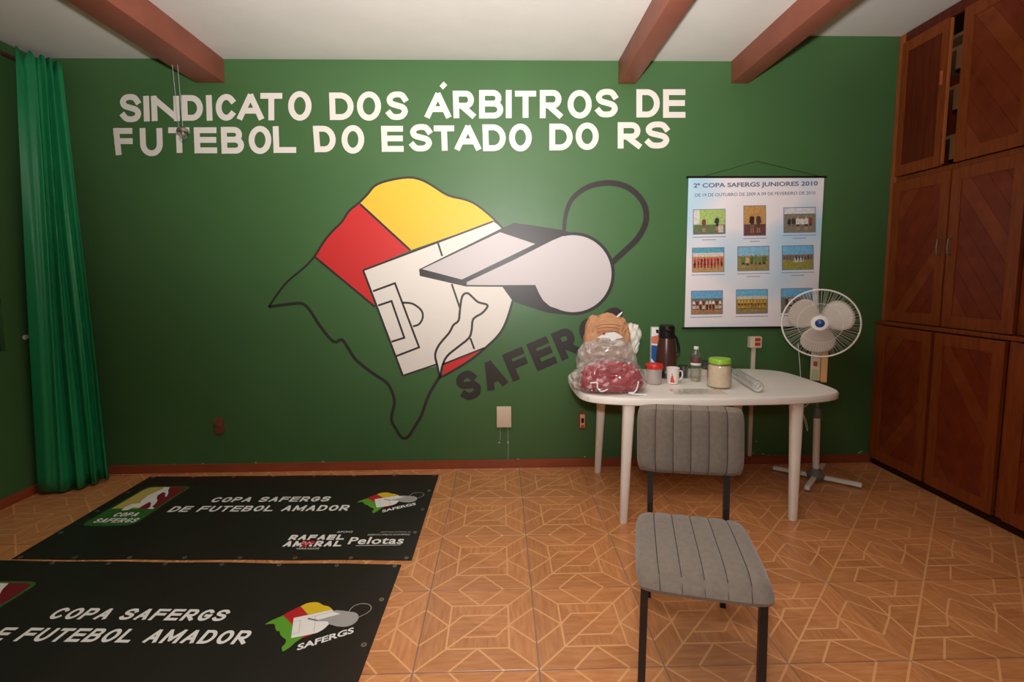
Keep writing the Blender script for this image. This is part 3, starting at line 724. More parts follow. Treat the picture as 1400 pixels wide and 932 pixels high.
# ------------------------------------------------------------------ curtain and rod
cur = thing('curtain', 'green satin curtain hanging in folds in the left corner', 'curtain', (-2.95, -.2, 0))
bm = bmesh.new(); NU, NV = 150, 30
g = []
for i in range(NU+1):
    u = i/NU; col_ = []
    for j in range(NV+1):
        v = j/NV                                           # 0 top, 1 bottom
        A = Vector((-2.965, -.245)).lerp(Vector((-3.000, -.345)), v**.8); B = Vector((-2.888, -.030)).lerp(Vector((-2.715, -.135)), v**1.15)
        mid = Vector((.03, -.05))*math.sin(PI*u)*v
        p = A.lerp(B, u)+mid; d = (B-A).normalized(); n = Vector((d.y, -d.x))
        amp = .016+.017*v; uu = u+.018*math.sin(5*v+9*u)
        ph = 2*PI*(4.3*max(0,uu)**1.25)
        s = math.sin(ph)*amp+math.sin(ph*2.3+1+v*2)*amp*.28+.006*noise.noise(Vector((u*6, v*5, 3)))
        if u < .5: s = s*(.10+.90*(u/.5)**3)+.014*v*math.sin(PI*u/.5)
        q = p+n*s
        z = .028+(1-v)*(2.795-.028)+(1-v)**8*.03*math.cos(ph)
        z += -.012*math.sin(PI*u)*v
        col_.append(bm.verts.new((q.x+2.95, q.y+.2, z)))
    g.append(col_)
for i in range(NU):
    for j in range(NV): bm.faces.new((g[i][j], g[i+1][j], g[i+1][j+1], g[i][j+1]))
o = link('cloth', bm, CURT, cur, True); sm = o.modifiers.new('thickness', 'SOLIDIFY'); sm.thickness = .0015
rod = thing('curtain_rod', 'dark wooden curtain rod along the left wall below the ceiling', 'curtain rod', (-3.015, 0, 2.765))
tob('pole', [(0, -.035, 0), (0, -2.1, 0)], .014, ROD, rod, 14)
lob('finial', [(.012, 0), (.020, .008), (.026, .022), (.022, .038), (.008, .048)], ROD, rod, 16, loc=(0, -2.1, 0), rot=(PI/2, 0, 0))
for y in (-.30, -1.95):
    tob('bracket', [(-.038, y, .0), (-.02, y, .0), (0, y, -.016)], .007, mat('bracket_metal', (170, 160, 150), .4), rod, 8)
tob('pull_cord', [(.012, -.315, .0), (.012, -.315, .10)], .002, ROPE, rod, 6)
p = onx(34, 461, XL); t = thing('tieback_hook', 'small white curtain hook on the left wall beside the curtain', 'hook', (XL, p.y, p.z))
lob('wall_rose', [(.016, 0), (.016, .004), (.007, .008)], PLAST, t, 16, rot=(0, PI/2, 0))
tob('hook', [(.006, 0, 0), (.028, 0, 0), (.034, -.010, .008), (.030, -.016, .018)], .0035, PLAST, t, 8)

# ------------------------------------------------------------------ hanging lamp holder under beam 1
q = onz(245, 93, 2.70)
hx, hy = q.x, -.285
pbot = onwall(250, 183, hy)
t = thing('hanging_lamp_holder', 'small clear lamp holder hanging on two thin cords from the left beam', 'lamp', (pbot.x, hy, pbot.z))
dz = 2.70-pbot.z
for s in (-1, 1):
    tob('cord', [(s*.012+(-.010), 0, .03), (s*.016-.02, 0, dz)], .0013, ROPE, t, 6)
lob('cap', [(.008, .045), (.014, .04), (.030, .03), (.034, .012), (.030, .010)], STEEL, t, 20)
lob('bulb', [(.004, -.035), (.014, -.030), (.020, -.014), (.019, 0), (.012, .010)], GLASS, t, 20)
lob('socket', [(.012, -.004), (.012, .014)], STEEL, t, 14)

# ------------------------------------------------------------------ wardrobe
wd = thing('built_in_wardrobe', 'floor to ceiling dark red-brown wooden wardrobe along the right wall', 'wardrobe', (XR, 0, 0))
XI = .50   # depth
# local x grows to the right (into the wardrobe), y toward the back wall
Y_END = -2.36
def wbox(name, dims, m, parent=wd, bev=0): return bxo(name, dims, m, parent, bev)
wbox('top_panel', (.032, XI-.014, Y_END+.022, -.026, 3.000, 3.016), W_DARK)
wbox('back_panel', (XI-.012, XI, Y_END, -.004, .05, 3.018), W_DARK)
wbox('end_stile', (0, .03, -.060, -.004, 1.06, 3.018), W_EDGE, bev=.003)  # brighter wood puts the highlight on this stile into its colour
wbox('side_panel', (.03, XI-.012, -.024, -.004, .05, 3.018), W_PANELV)
wbox('side_panel', (.03, XI-.012, Y_END, Y_END+.02, .05, 3.018), W_PANELV)
wbox('top_rail', (-.002, .03, Y_END, -.062, 2.950, 3.018), W_PANELV, bev=.003)
wbox('middle_rail', (-.006, .03, Y_END, -.062, 2.028, 2.060), W_FRAME, bev=.003)
wbox('cabinet_floor', (.032, XI-.014, Y_END+.022, -.026, 2.030, 2.050), W_PANELV)
wbox('cabinet_floor', (.032, XI-.014, Y_END+.022, -.026, 1.040, 1.060), W_PANELV)
wbox('ledge', (-.042, .028, Y_END, -.004, 1.036, 1.062), W_FRAME, bev=.005)
wbox('plinth', (-.018, .03, Y_END, -.004, 0.001, .055), W_DARK)
bays = [(-.492, -.062), (-.925, -.505), (-1.43, -.985), (-1.87, -1.44), (-2.34, -1.90)]
for a in (-.955, -1.885): wbox('stile', (-.001, .03, a-.028, a+.028, 1.066, 3.016), W_FRAME, bev=.003); wbox('stile', (-.032, 0, a-.028, a+.028, .056, 1.034), W_FRAME, bev=.003)
wbox('stile', (-.034, 0, -.055, -.004, .056, 1.034), W_FRAME, bev=.003)
def door(y0, y1, z0, z1, xf, diag=0, handle=None, panelm=W_PANEL, fw_=.062, ew=None):
    bm = bmesh.new(); th = .022; ew_ = ew or fw_
    x0, x1 = xf-th, xf
    box(bm, x0, x1, y0, y0+fw_, z0, z1); box(bm, x0, x1, y1-ew_, y1, z0, z1)
    box(bm, x0, x1, y0+fw_, y1-ew_, z0, z0+.07); box(bm, x0, x1, y0+fw_, y1-ew_, z1-.07, z1)
    d = link('door', bm, W_FRAME, wd)
    bxo('door_panel', (x0+.009, x1-.004, y0+fw_-.002, y1-ew_+.002, z0+.068, z1-.068), panelm, d)
    if diag:
        # slanted inlaid boards, each cut to the panel
        yy0, yy1, zz0, zz1 = y0+fw_, y1-ew_, z0+.07, z1-.07; H_ = zz1-zz0; sl = 1.5*diag
        bwid = .15
        n0 = int(-2/bwid); n1 = int(2/bwid)
        for k in range(n0, n1):
            # band between z = c0+sl*(y-yy0) and + bwid
            pts = []
            c0 = zz0+k*bwid*1.0
            poly = [(yy0, c0+.0015), (yy1, c0+.0015+sl*(yy1-yy0)), (yy1, c0+bwid-.0015+sl*(yy1-yy0)), (yy0, c0+bwid-.0015)]
            for lim, sg in ((zz0, 1), (zz1, -1)):
                outp = []
                for i in range(len(poly)):
                    a, b = poly[i], poly[(i+1) % len(poly)]
                    ia, ib = (a[1]-lim)*sg >= 0, (b[1]-lim)*sg >= 0
                    if ia: outp.append(a)
                    if ia != ib:
                        s = (lim-a[1])/(b[1]-a[1]); outp.append((a[0]+s*(b[0]-a[0]), lim))
                poly = outp
                if len(poly) < 3: break
            if len(poly) < 3: continue
            b2 = bmesh.new(); 
            fr = [b2.verts.new((x0+.0055, p[0], p[1])) for p in poly]; bk = [b2.verts.new((x0+.010, p[0], p[1])) for p in poly]
            b2.faces.new(fr); b2.faces.new(bk[::-1])
            for i in range(len(fr)): b2.faces.new((fr[i], bk[i], bk[(i+1) % len(fr)], fr[(i+1) % len(fr)]))
            link('panel_board', b2, W_LIGHT if k % 5 == 2 else panelm, d)
    if handle:
        hy_, hz = handle
        bm = bmesh.new(); tube(bm, [(x0+.002, hy_, hz-.05), (x0-.022, hy_, hz-.045), (x0-.026, hy_, hz), (x0-.022, hy_, hz+.045), (x0+.002, hy_, hz+.05)], .005, 8)
        link('handle', bm, STEEL, d, True)
    return d
for i, (a, b) in enumerate(bays):
    # upper cupboards
    if i == 0: door(-.405, -.066, 2.064, 2.946, -.001, 0, None, W_PANELV, .040)
    else: door(a, b, 2.064, 2.946, -.001, 1 if i % 2 else -1)
    door(a, b, 1.068, 2.024, -.001, -1 if i % 2 == 0 else 1, ((a+.030) if i % 2 == 0 else (b-.030), 1.56))
    door(a+(.012 if i == 0 else 0), b, .060, 1.030, -.034, -1 if i % 2 == 0 else 1)
wbox('open_door_edge', (-.016, .0, -.418, -.407, 2.075, 2.94), W_EDGE, bev=.002)
tob('latch', [(-.028, -.385, 2.555), (-.028, -.385, 2.64)], .009, W_EDGE, wd, 8)
for z0, z1 in ((2.10, 2.25), (2.40, 2.545), (2.64, 2.775), (2.83, 2.85)):
    wbox('shelf', (.034, XI-.016, -.90, -.03, z1-.02, z1), BOXT)
    if z1-z0 > .05: wbox('shelf_front', (.034, .05, -.50, -.41, z0, z1-.02), BOXT)

# ------------------------------------------------------------------ table
TZ = .725
tab = thing('plastic_table', 'white plastic table with rounded top against the green wall', 'table', (1.215, -.44, 0))
def tshape(a, b, n=144):
    pts = []
    for k in range(n):
        th = 2*PI*k/n; c, s = math.cos(th), math.sin(th)
        e_ = 2/9
        x, y = a*math.copysign(abs(c)**e_, c), b*math.copysign(abs(s)**e_, s)
        pts.append((x*(1-.035*(abs(y)/b)**2.2), y*(1-.19*(abs(x)/a)**2.6)))     # long sides bow outwards
    return pts
def ttop():
    bm = bmesh.new(); lay = [(.715, .385, TZ-.046), (.757, .422, TZ-.046), (.770, .434, TZ-.040), (.772, .436, TZ-.012), (.766, .430, TZ-.002), (.757, .421, TZ), (.740, .404, TZ-.0012)]
    rings = [[bm.verts.new((x, y, z)) for x, y in tshape(a, b)] for a, b, z in lay]
    n = len(rings[0])
    for r0, r1 in zip(rings, rings[1:]):
        for k in range(n): bm.faces.new((r0[k], r0[(k+1) % n], r1[(k+1) % n], r1[k]))
    bm.faces.new(rings[0][::-1]); bm.faces.new(rings[-1])
    return bm
link('tabletop', ttop(), PLAST, tab, True)
for (tx, ty, fx, fy) in ((-.500, -.355, -.527, -.381), (.455, -.355, .448, -.383), (-.510, .300, -.530, .330), (.455, .300, .448, .330)):
    bm = bmesh.new(); n = 20; rings = []
    for z, r in ((0, .019), (.006, .022), (.35, .027), (.62, .032), (TZ-.046, .035)):
        f = z/(TZ-.046); cx_, cy_ = fx+(tx-fx)*f, fy+(ty-fy)*f
        rings.append([bm.verts.new((cx_+r*math.copysign(abs(math.cos(2*PI*k/n))**.7, math.cos(2*PI*k/n)), cy_+r*math.copysign(abs(math.sin(2*PI*k/n))**.7, math.sin(2*PI*k/n)), z)) for k in range(n)])
    for a, b in zip(rings, rings[1:]):
        for k in range(n): bm.faces.new((a[k], a[(k+1) % n], b[(k+1) % n], b[k]))
    bm.faces.new(rings[0][::-1]); bm.faces.new(rings[-1])
    link('leg', bm, PLAST, tab, True)

# ------------------------------------------------------------------ chair
ch = thing('upholstered_chair', 'grey channel-stitched chair with black metal legs in front of the table', 'chair', (.70, -1.77, 0), -math.radians(14.5))
def padded(w, d, t, nch, lens=1, round_=.035):
    """channel-tufted pad, x across, y along; returns bmesh with z up from 0..t"""
    bm = bmesh.new(); NXp, NYp = nch*8, 16
    top = []; botm = []
    for i in range(NXp+1):
        a = []; b = []
        for j in range(NYp+1):
            u = i/NXp*2-1; v = j/NYp*2-1
            # rounded outline
            eu = abs(u)**6; ev = abs(v)**6
            x = u*w/2*(1-.06*abs(v)**6); y = v*d/2*(1-.06*abs(u)**6)
            edge = max(0, (1-abs(u)**9)*(1-abs(v)**9))
            f = (i % 8)/8; chn = math.sin(PI*f)**.45 if f > 0 else 0
            fade = 1 if abs(v) < .9 else .5
            z = t*(.38+.62*edge**.5)+(.009*chn-.009)*edge
            a.append(bm.verts.new((x, y, z)))
            b.append(bm.verts.new((x*.97, y*.97, t*.16*(1-edge**.5))))
        top.append(a); botm.append(b)
    for i in range(NXp):
        for j in range(NYp):
            bm.faces.new((top[i][j], top[i+1][j], top[i+1][j+1], top[i][j+1]))
            bm.faces.new((botm[i][j], botm[i][j+1], botm[i+1][j+1], botm[i+1][j]))
    for i in range(NXp):
        bm.faces.new((top[i][0], botm[i][0], botm[i+1][0], top[i+1][0])); bm.faces.new((top[i][-1], top[i+1][-1], botm[i+1][-1], botm[i][-1]))
    for j in range(NYp):
        bm.faces.new((top[0][j], top[0][j+1], botm[0][j+1], botm[0][j])); bm.faces.new((top[-1][j], botm[-1][j], botm[-1][j+1], top[-1][j+1]))
    return bm
SW, SD, ST = .41, .43, .072
bm = padded(SW, SD, ST, 6)
for v in bm.verts:
    yy = v.co.y/(SD/2)
    v.co.z += -.016*max(0, -yy)**3+.004*yy; v.co.x *= 1+.02*(-yy)
seat = link('seat', bm, FABRIC, ch, True); seat.location = (-.005, -.075, .404)
def seams(w, d, t, nch, par, curve=False):
    for k in range(1, nch):
        x = -w/2+w*k/nch
        pts = []
        for j in range(15):
            v = -1+2*j/14
            z = t*(.38+.62*max(0, 1-abs(v)**9)**.5)-.0088*(1-abs(v)**9)+.0006
            if curve: z += -.016*max(0, -v)**3+.004*v
            pts.append((x*(1-.045*abs(v)**5)*((1+.02*(-v)) if curve else 1), v*d/2*.995, z))
        tob('seam', pts, .0019, SEAM, par, 5)
seams(SW, SD, ST, 6, seat, True)
BW, BH, BT = .418, .280, .050
bm = padded(BW, BH, BT, 6)
bk = link('backrest', bm, FABRIC, ch, True)
bk.location = (.005, .262, .728); bk.rotation_euler = (math.radians(84), 0, math.radians(4))
seams(BW, BH, BT, 6, bk)
# frame: square tube legs
def sq(bm, pts, r=.011):
    rings = []
    for i, p in enumerate(pts):
        p = Vector(p); t = (Vector(pts[min(i+1, len(pts)-1)])-Vector(pts[max(i-1, 0)])).normalized()
        u = Vector((1, 0, 0)); u = (u-t*u.dot(t)).normalized(); v = t.cross(u)
        rings.append([bm.verts.new(p+u*a*r+v*b*r) for a, b in ((1, 1), (-1, 1), (-1, -1), (1, -1))])
    for a, b in zip(rings, rings[1:]):
        for k in range(4): bm.faces.new((a[k], a[(k+1) % 4], b[(k+1) % 4], b[k]))
    bm.faces.new(rings[0][::-1]); bm.faces.new(rings[-1])
for s in (-1, 1):
    bm = bmesh.new(); sq(bm, [(s*.180-.010, -.262, 0), (s*.176-.008, -.250, .418)], .0115); link('leg', bm, BLKMET, ch)
    bm = bmesh.new(); sq(bm, [(s*.152+.010, .290, 0), (s*.148+.004, .238, .30), (s*.147+.002, .225, .46), (s*.150+.004, .262, .66), (s*.150+.004, .268, .74)], .011); link('leg', bm, BLKMET, ch)
    bm = bmesh.new(); sq(bm, [(s*.172-.006, -.25, .404), (s*.149+.002, .225, .404)], .009); link('seat_rail', bm, BLKMET, ch)
for y, hw in ((-.235, .165), (.21, .14)):
    bxo('cross_rail', (-hw-.005, hw-.005, y-.009, y+.009, .395, .412), BLKMET, ch)

# ------------------------------------------------------------------ fan
fan = thing('pedestal_fan', 'white pedestal fan with blue hub in the right corner', 'fan', (2.146, -.29, 0))
tob('pole', [(0, 0, .02), (-.012, 0, .46)], .021, PLAST, fan, 16)
tob('inner_pole', [(-.012, 0, .44), (-.020, 0, .82)], .0085, GREYP, fan, 12)
lob('height_collar', [(.012, .50), (.020, .49), (.024, .46), (.025, .44), (.021, .43)], GREYP, fan, 16, c=(-.012, 0, 0))
lob('base_hub', [(.05, .012), (.056, .035), (.042, .05), (.030, .075), (.024, .08)], GREYP, fan, 20)
def arm(ax, ay):
    bm = bmesh.new(); L_ = math.hypot(ax, ay); box(bm, .03, L_, -.015, .015, .012, .036, bev=.003)
    a = math.atan2(ay, ax); bmesh.ops.rotate(bm, verts=bm.verts[:], cent=(0, 0, 0), matrix=Matrix.Rotation(a, 3, 'Z'))
    o = link('base_arm', bm, PLAST, fan, True)
    c_ = Vector((ax, ay, 0))*.96
    bm = bmesh.new(); tube(bm, [(c_.x, c_.y, 0), (c_.x, c_.y, .013)], .013, 12); link('foot', bm, GREYP, o)
for a in ((-.203, .156), (.203, -.158), (-.179, -.187), (.185, .19)): arm(*a)
yaw = math.atan2(2.06, 3.02)  # faces the viewer's side of the room
hd = bpy.data.objects.new('fan_head', None); COL.objects.link(hd); hd.parent = fan; hd.location = (-.028, -.005, 1.075); hd.rotation_euler = (math.radians(-4), 0, -yaw)
# control housing
bm = bmesh.new(); box(bm, -.062, -.004, -.045, .035, .690, .945, bev=.010)
o = link('control_box', bm, CREAMP, fan, True); o.rotation_euler = (0, 0, -yaw)
bm = bmesh.new(); box(bm, -.004, .036, -.040, .035, .680, .945, bev=.010)
o2 = link('control_box_side', bm, YELP, fan, True); o2.rotation_euler = (0, 0, -yaw); tag(o2, 'yellowed side of the control box')
bxo('control_knob', (-.046, -.024, -.056, -.044, .790, .820), STICKR, o, bev=.003)
bxo('control_label', (-.052, -.014, -.0465, -.0445, .700, .770), mat('label_green', (170, 178, 140), .5), o)
# head (local: y forward = -y toward viewer)
bm = bmesh.new(); lathe(bm, [(.03, -.12), (.055, -.11), (.062, -.05), (.060, 0), (.03, .02)], 24)
bmesh.ops.rotate(bm, verts=bm.verts[:], cent=(0, 0, 0), matrix=Matrix.Rotation(PI/2, 3, 'X'))
for v in bm.verts: v.co.y = v.co.y
o = link('motor_housing', bm, CREAMP, hd, True)
tob('neck', [(0, .03, -.045), (0, .02, -.14)], .022, CREAMP, hd, 12)
GRR = .217; GY = -.085
def grill(name, front):
    bm = bmesh.new(); nw = 72 if front else 48
    for k in range(nw):
        a = 2*PI*k/nw; c, s = math.cos(a), math.sin(a)
        if front: prof = [(.050, GY-.062), (.10, GY-.060), (.16, GY-.045), (.20, GY-.020), (GRR, GY)]
        else: prof = [(.060, GY+.075), (.13, GY+.07), (.19, GY+.045), (GRR, GY)]
        tube(bm, [(r*c, y, r*s) for r, y in prof], .00075, 4, caps=False)
    rr = [(.050, GY-.062), (.125, GY-.056)] if front else [(.06, GY+.075)]
    for r, y in rr:
        tube(bm, [(r*math.cos(2*PI*k/36), y, r*math.sin(2*PI*k/36)) for k in range(37)], .0012, 5, caps=False)
    return link(name, bm, PLAST, hd)
grill('front_grille', True); grill('rear_grille', False)
bm = bmesh.new(); tube(bm, [(GRR*math.cos(2*PI*k/56), GY, GRR*math.sin(2*PI*k/56)) for k in range(57)], .0052, 8, caps=False); link('rim_band', bm, PLAST, hd, True)
bm = bmesh.new(); lathe(bm, [(.028, .016), (.046, .010), (.050, 0), (.048, -.004)], 28); bmesh.ops.rotate(bm, verts=bm.verts[:], cent=(0, 0, 0), matrix=Matrix.Rotation(PI/2, 3, 'X'))
o = link('hub_plate', bm, PLAST, hd, True); o.location = (0, GY-.062, 0)
bm = bmesh.new(); lathe(bm, [(.001, .0205), (.020, .020), (.027, .0165)], 28, close=False); bmesh.ops.rotate(bm, verts=bm.verts[:], cent=(0, 0, 0), matrix=Matrix.Rotation(PI/2, 3, 'X'))
o = link('hub_badge', bm, BLUEP, hd, True); o.location = (0, GY-.062, 0)
for k, a0 in enumerate((28, 150, 267)):
    bm = bmesh.new(); n1, n2 = 6, 28; ca, sa = math.cos(math.radians(a0)), math.sin(math.radians(a0)); rows = []
    def bp(rr, th):
        R_ = .108+.086*rr*math.cos(th); T_ = (.098+.012*math.cos(th))*rr*math.sin(th)
        return Vector((R_*ca-T_*sa, GY+.012+T_*.22, R_*sa+T_*ca))
    c0 = bm.verts.new(bp(0, 0))
    for i in range(1, n1+1): rows.append([bm.verts.new(bp(i/n1, 2*PI*j/n2)) for j in range(n2)])
    for j in range(n2):
        bm.faces.new((c0, rows[0][j], rows[0][(j+1) % n2]))
        for i in range(n1-1): bm.faces.new((rows[i][j], rows[i+1][j], rows[i+1][(j+1) % n2], rows[i][(j+1) % n2]))
    o = link('blade', bm, BLADE, hd, True); o.modifiers.new('t', 'SOLIDIFY').thickness = .0015
bm = bmesh.new(); lathe(bm, [(.02, .03), (.034, .02), (.036, -.02)], 20); bmesh.ops.rotate(bm, verts=bm.verts[:], cent=(0, 0, 0), matrix=Matrix.Rotation(PI/2, 3, 'X'))
o = link('blade_hub', bm, CREAMP, hd, True); o.location = (0, GY+.01, 0)
def fl(x, y, Y): 
    q = onwall(x, y, Y); return (q.x-2.146, q.y+.29, q.z)
tob('power_cord', smooth_pts([fl(1091, 470, -.26), fl(1094, 505, -.22), fl(1096, 545, -.18), fl(1099, 570, -.15), fl(1104, 589, -.15), fl(1103, 578, -.14), fl(1097, 560, -.12), fl(1104, 553, -.12), fl(1109, 545, -.14)], 5), .0024, PLAST, fan, 6)

# ------------------------------------------------------------------ things on the table
Z0 = TZ+.0005
def base_at(x, y): 
    q = onz(x, y, TZ); return (q.x, q.y, Z0)
def blob(name, dims, m, parent, loc=(0, 0, 0), sub=4, p=.8, amp=.02, freq=9, seed=0, flat=True, fn=None, thick=0, ridge=True):
    """crumpled soft volume: dims = full x,y,z sizes, standing on z=0"""
    bm = bmesh.new(); bmesh.ops.create_icosphere(bm, subdivisions=sub, radius=1)
    for v in bm.verts:
        c = v.co
        q = Vector([math.copysign(abs(a)**p, a) for a in c])
        nv = Vector((q.x*freq*dims[0], q.y*freq*dims[1], q.z*freq*dims[2]))+Vector((seed*7.1, seed*3.3, seed*1.7))
        dn = noise.noise(nv)
        if ridge: dn = 1-2*abs(dn)*1.6
        dn += .45*noise.noise(nv*2.7)
        pos = Vector((q.x*dims[0]/2, q.y*dims[1]/2, (q.z+1)*dims[2]/2))
        pos += c.normalized()*amp*dn*(.35 if c.z < -.7 else 1)
        if fn: pos = fn(pos, c)
        if pos.z < 0: pos.z = .0003
        v.co = pos
    o = link(name, bm, m, parent, True); o.location = loc
    return o
# red cloth in a clear bag, at the left table end
bx, by = onz(841, 541, TZ).x, -.675
t = thing('bag_of_red_cloth', 'clear plastic bag of dark red cloth with white drawstrings at the left table end', 'bag', (bx, by, Z0))
def slump(pos, c):
    f = pos.z/.2; s = 1-.28*max(0, f)**1.3; return Vector((pos.x*s, pos.y*s, pos.z))
blob('folded_cloth', (.375, .19, .165), REDC, t, sub=5, amp=.010, freq=22, seed=1, fn=slump, p=.62)
blob('plastic_bag', (.415, .215, .182), FILM2, t, sub=5, amp=.013, freq=15, seed=2, fn=slump, p=.62)
def bl(x, y, Y): q = onwall(x, y, Y); return (q.x-bx, q.y-by, q.z-Z0)
for pts in ([(807, 523.5), (816, 523), (817, 530), (822, 535), (831, 532)], [(873, 521), (871, 530), (867, 536), (859, 537), (872, 539), (884, 541)]):
    tob('drawstring', smooth_pts([(lambda q: (q[0], q[1], max(.003, q[2])))(bl(x, y, -.788)) for x, y in pts], 4), .0042, TISSUE, t, 6)
# clear empty bag behind it
q = onwall(832, 500, -.52)
t2 = thing('clear_plastic_bag', 'puffed crumpled clear plastic bag between kraft bag and red cloth', 'bag', (q.x, -.462, Z0))
blob('film', (.375, .12, .268), FILM, t2, sub=5, amp=.018, freq=9, seed=5, fn=lambda p_, c: Vector((p_.x*(1-.12*max(0, p_.z/.25)), p_.y, p_.z)), p=.6)
blob('loose_film_end', (.12, .12, .115), FILM, t, loc=(onwall(790, 536, -.60).x+.02-bx, .05, 0), sub=4, amp=.016, freq=14, seed=9, p=.8)
# kraft paper bag
q0 = onwall(801, 480, -.30); q1 = onwall(866, 480, -.30); ztop = onwall(840, 431, -.30).z
t4 = thing('kraft_paper_bag', 'crumpled brown kraft paper bag standing behind the plastic bags', 'paper bag', ((q0.x+q1.x)/2, -.245, Z0))
KW = q1.x-q0.x; KH = ztop-Z0
def kraft(pos, c):
    f = max(0, min(1, pos.z/KH)); s = 1-.20*f**2
    x = pos.x*s-.012*f; y = pos.y*(1-.35*f)
    return Vector((x, y, pos.z+.010*math.sin(pos.x*40+1)*f))
blob('paper_body', (KW*1.02, .15, KH), KRAFT, t4, sub=5, amp=.009, freq=18, seed=3, fn=kraft, p=.5)
q = onwall(834, 461, -.33); cxm, czm = q.x-(q0.x+q1.x)/2, q.z-Z0
bm = bmesh.new(); f = lambda x, y: Vector((cxm+x, -.088-.006*math.cos(x*16), czm+y))
prism(bm, [(-.085, -.002), (-.05, .018), (-.02, .030), (.03, .034), (.07, .012), (.085, -.002), (.05, -.010), (.042, -.030), (.02, -.048), (-.012, -.034), (-.030, -.014), (-.06, -.006)], f)
ge = bmesh.ops.extrude_face_region(bm, geom=bm.faces[:])
for v in ge['geom']:
    if isinstance(v, bmesh.types.BMVert): v.co.y += .012
link('white_tissue', bm, TISSUE, t4)
for k, (dz, rr) in enumerate(((.052, .075), (.066, .080), (.080, .082))):
    tob('rim_fold', [(cxm-.012+rr*math.cos(math.radians(a)), -.078-.012*math.sin(math.radians(a)), czm+dz*.55+.26*rr*math.sin(math.radians(a))+.012*k) for a in range(15, 166, 15)], .0035, KRAFT, t4, 6)
lob('red_tag', [(.0, 0), (.009, .002), (.009, .006), (0, .007)], STICKR, t4, 12, loc=(cxm-.042, -.090, czm+.026), rot=(PI/2, 0, 0))
tob('twisted_corner', [(cxm+.055, -.04, KH-.012), (cxm+.072, -.045, KH+.004), (cxm+.088, -.05, KH+.022)], [.006, .008, .003], TISSUE, t4, 6)
# white bag behind right
q = onwall(868, 463, -.2)
t5 = thing('white_carrier_bag', 'knotted white carrier bag behind the kraft paper bag', 'bag', (q.x+.01, -.095, Z0))
HB = onwall(868, 444, -.2).z-Z0
blob('film', (.155, .12, HB), WPLAS, t5, sub=5, amp=.008, freq=12, seed=12, p=.85, fn=lambda p_, c: Vector((p_.x*(.45+.55*min(1, p_.z/HB*1.25))-.045*(1-p_.z/HB), p_.y, p_.z)))
# carton
q = onz(905, 510, TZ)
zt = onwall(895, 447, -.16).z
t6 = thing('tall_carton', 'narrow blue and white carton standing left of the thermos', 'carton', (onwall(895, 480, -.16).x, -.16, Z0), math.radians(-8))
HC = zt-Z0; cw = .0270
bxo('carton_body', (-cw, cw, -.03, .03, 0, HC), TISSUE, t6, bev=.001)
bm = bmesh.new(); f = lambda x, y: Vector((x, -.0308, y))
prism(bm, [(-cw, HC*.62), (cw, HC*.60), (cw, HC*.26), (cw*.3, HC*.20), (-cw, HC*.34)], f); link('blue_print', bm, BLUEC, t6)
bm = bmesh.new(); prism(bm, [(-cw, HC*.80), (cw*.6, HC*.84), (cw, HC*.64), (-cw, HC*.66)], lambda x, y: Vector((x, -.0311, y))); link('red_print', bm, mat('salmon_print', (222, 120, 96), .5), t6)
bm = bmesh.new(); prism(bm, [(0, HC*.96), (cw, HC*.95), (cw, HC*.86), (.002, HC*.89)], lambda x, y: Vector((x, -.0313, y))); link('black_print', bm, DARKP, t6)
# thermos
tx = onwall(911, 480, -.30).x; TH = onwall(911, 444, -.30).z-Z0
t7 = thing('thermos', 'dark brown thermos with black lid and side handle behind the mug', 'thermos', (tx, -.30, Z0), 0)
lob('base_ring', [(.062, 0), (.066, .004), (.066, .045), (.064, .05)], DARKP, t7, 28)
lob('body', [(.064, .048), (.066, .06), (.065, .14), (.060, .20), (.053, TH*.70), (.050, TH*.76)], BRNP, t7, 28)
lob('lid', [(.052, TH*.755), (.053, TH*.80), (.051, TH*.985), (.046, TH)], DARKP, t7, 28)
tob('spout', [(-.010, -.045, TH*.90), (-.012, -.068, TH*.93)], [.013, .008], DARKP, t7, 10)
tob('handle', smooth_pts([(.040, -.01, TH*.80), (.058, -.012, TH*.76), (.076, -.012, TH*.60), (.077, -.012, TH*.47), (.060, -.01, TH*.40)], 4), .0085, DARKP, t7, 10)
# jar with red lid
px, py, _ = base_at(894, 524)
t8 = thing('red_lidded_jar', 'squat clear plastic jar with red lid beside the red cloth bag', 'jar', (px, py, Z0))
def sc(xpx, depth): return xpx/F_PX*depth
lob('jar_body', [(.040, 0), (.046, .004), (.047, .085), (.045, .098)], FROST, t8, 28)
lob('lid', [(.050, .096), (.053, .100), (.053, .120), (.050, .124), (0.001, .124)], REDP, t8, 28)
# mug
px, py, _ = base_at(919.5, 524)
t9 = thing('mug', 'small white mug with red print and handle in front of the thermos', 'mug', (px, py, Z0))
lob('cup', [(.030, 0), (.034, .003), (.040, .098), (.041, .100), (.038, .100), (.032, .008), (.001, .006)], mat('white_ceramic', (240, 228, 224), .2, .6), t9, 28)
tob('handle', smooth_pts([(.036, 0, .078), (.056, 0, .076), (.060, 0, .050), (.052, 0, .028), (.033, 0, .022)], 4), .0045, mat('white_ceramic_handle', (240, 228, 224), .2, .6), t9, 8)
bm = bmesh.new()
def mmap(a, z):
    r = .0345+(.0405-.0345)*z/.098+.0004; th = math.radians(-112+a); return Vector((r*math.cos(th), r*math.sin(th), z))
for a0, a1, z0, z1 in ((-22, 22, .012, .026), (-18, 14, .026, .042), (-12, 8, .042, .056), (-8, 2, .060, .070)):
    n = 5
    for k in range(n):
        b0, b1 = a0+(a1-a0)*k/n, a0+(a1-a0)*(k+1)/n
        bm.faces.new([bm.verts.new(mmap(*q_)) for q_ in ((b0, z0), (b1, z0), (b1-2, z1), (b0+2 if k == 0 else b0-2, z1))])
link('red_print', bm, mat('mug_print', (220, 76, 40), .4), t9)
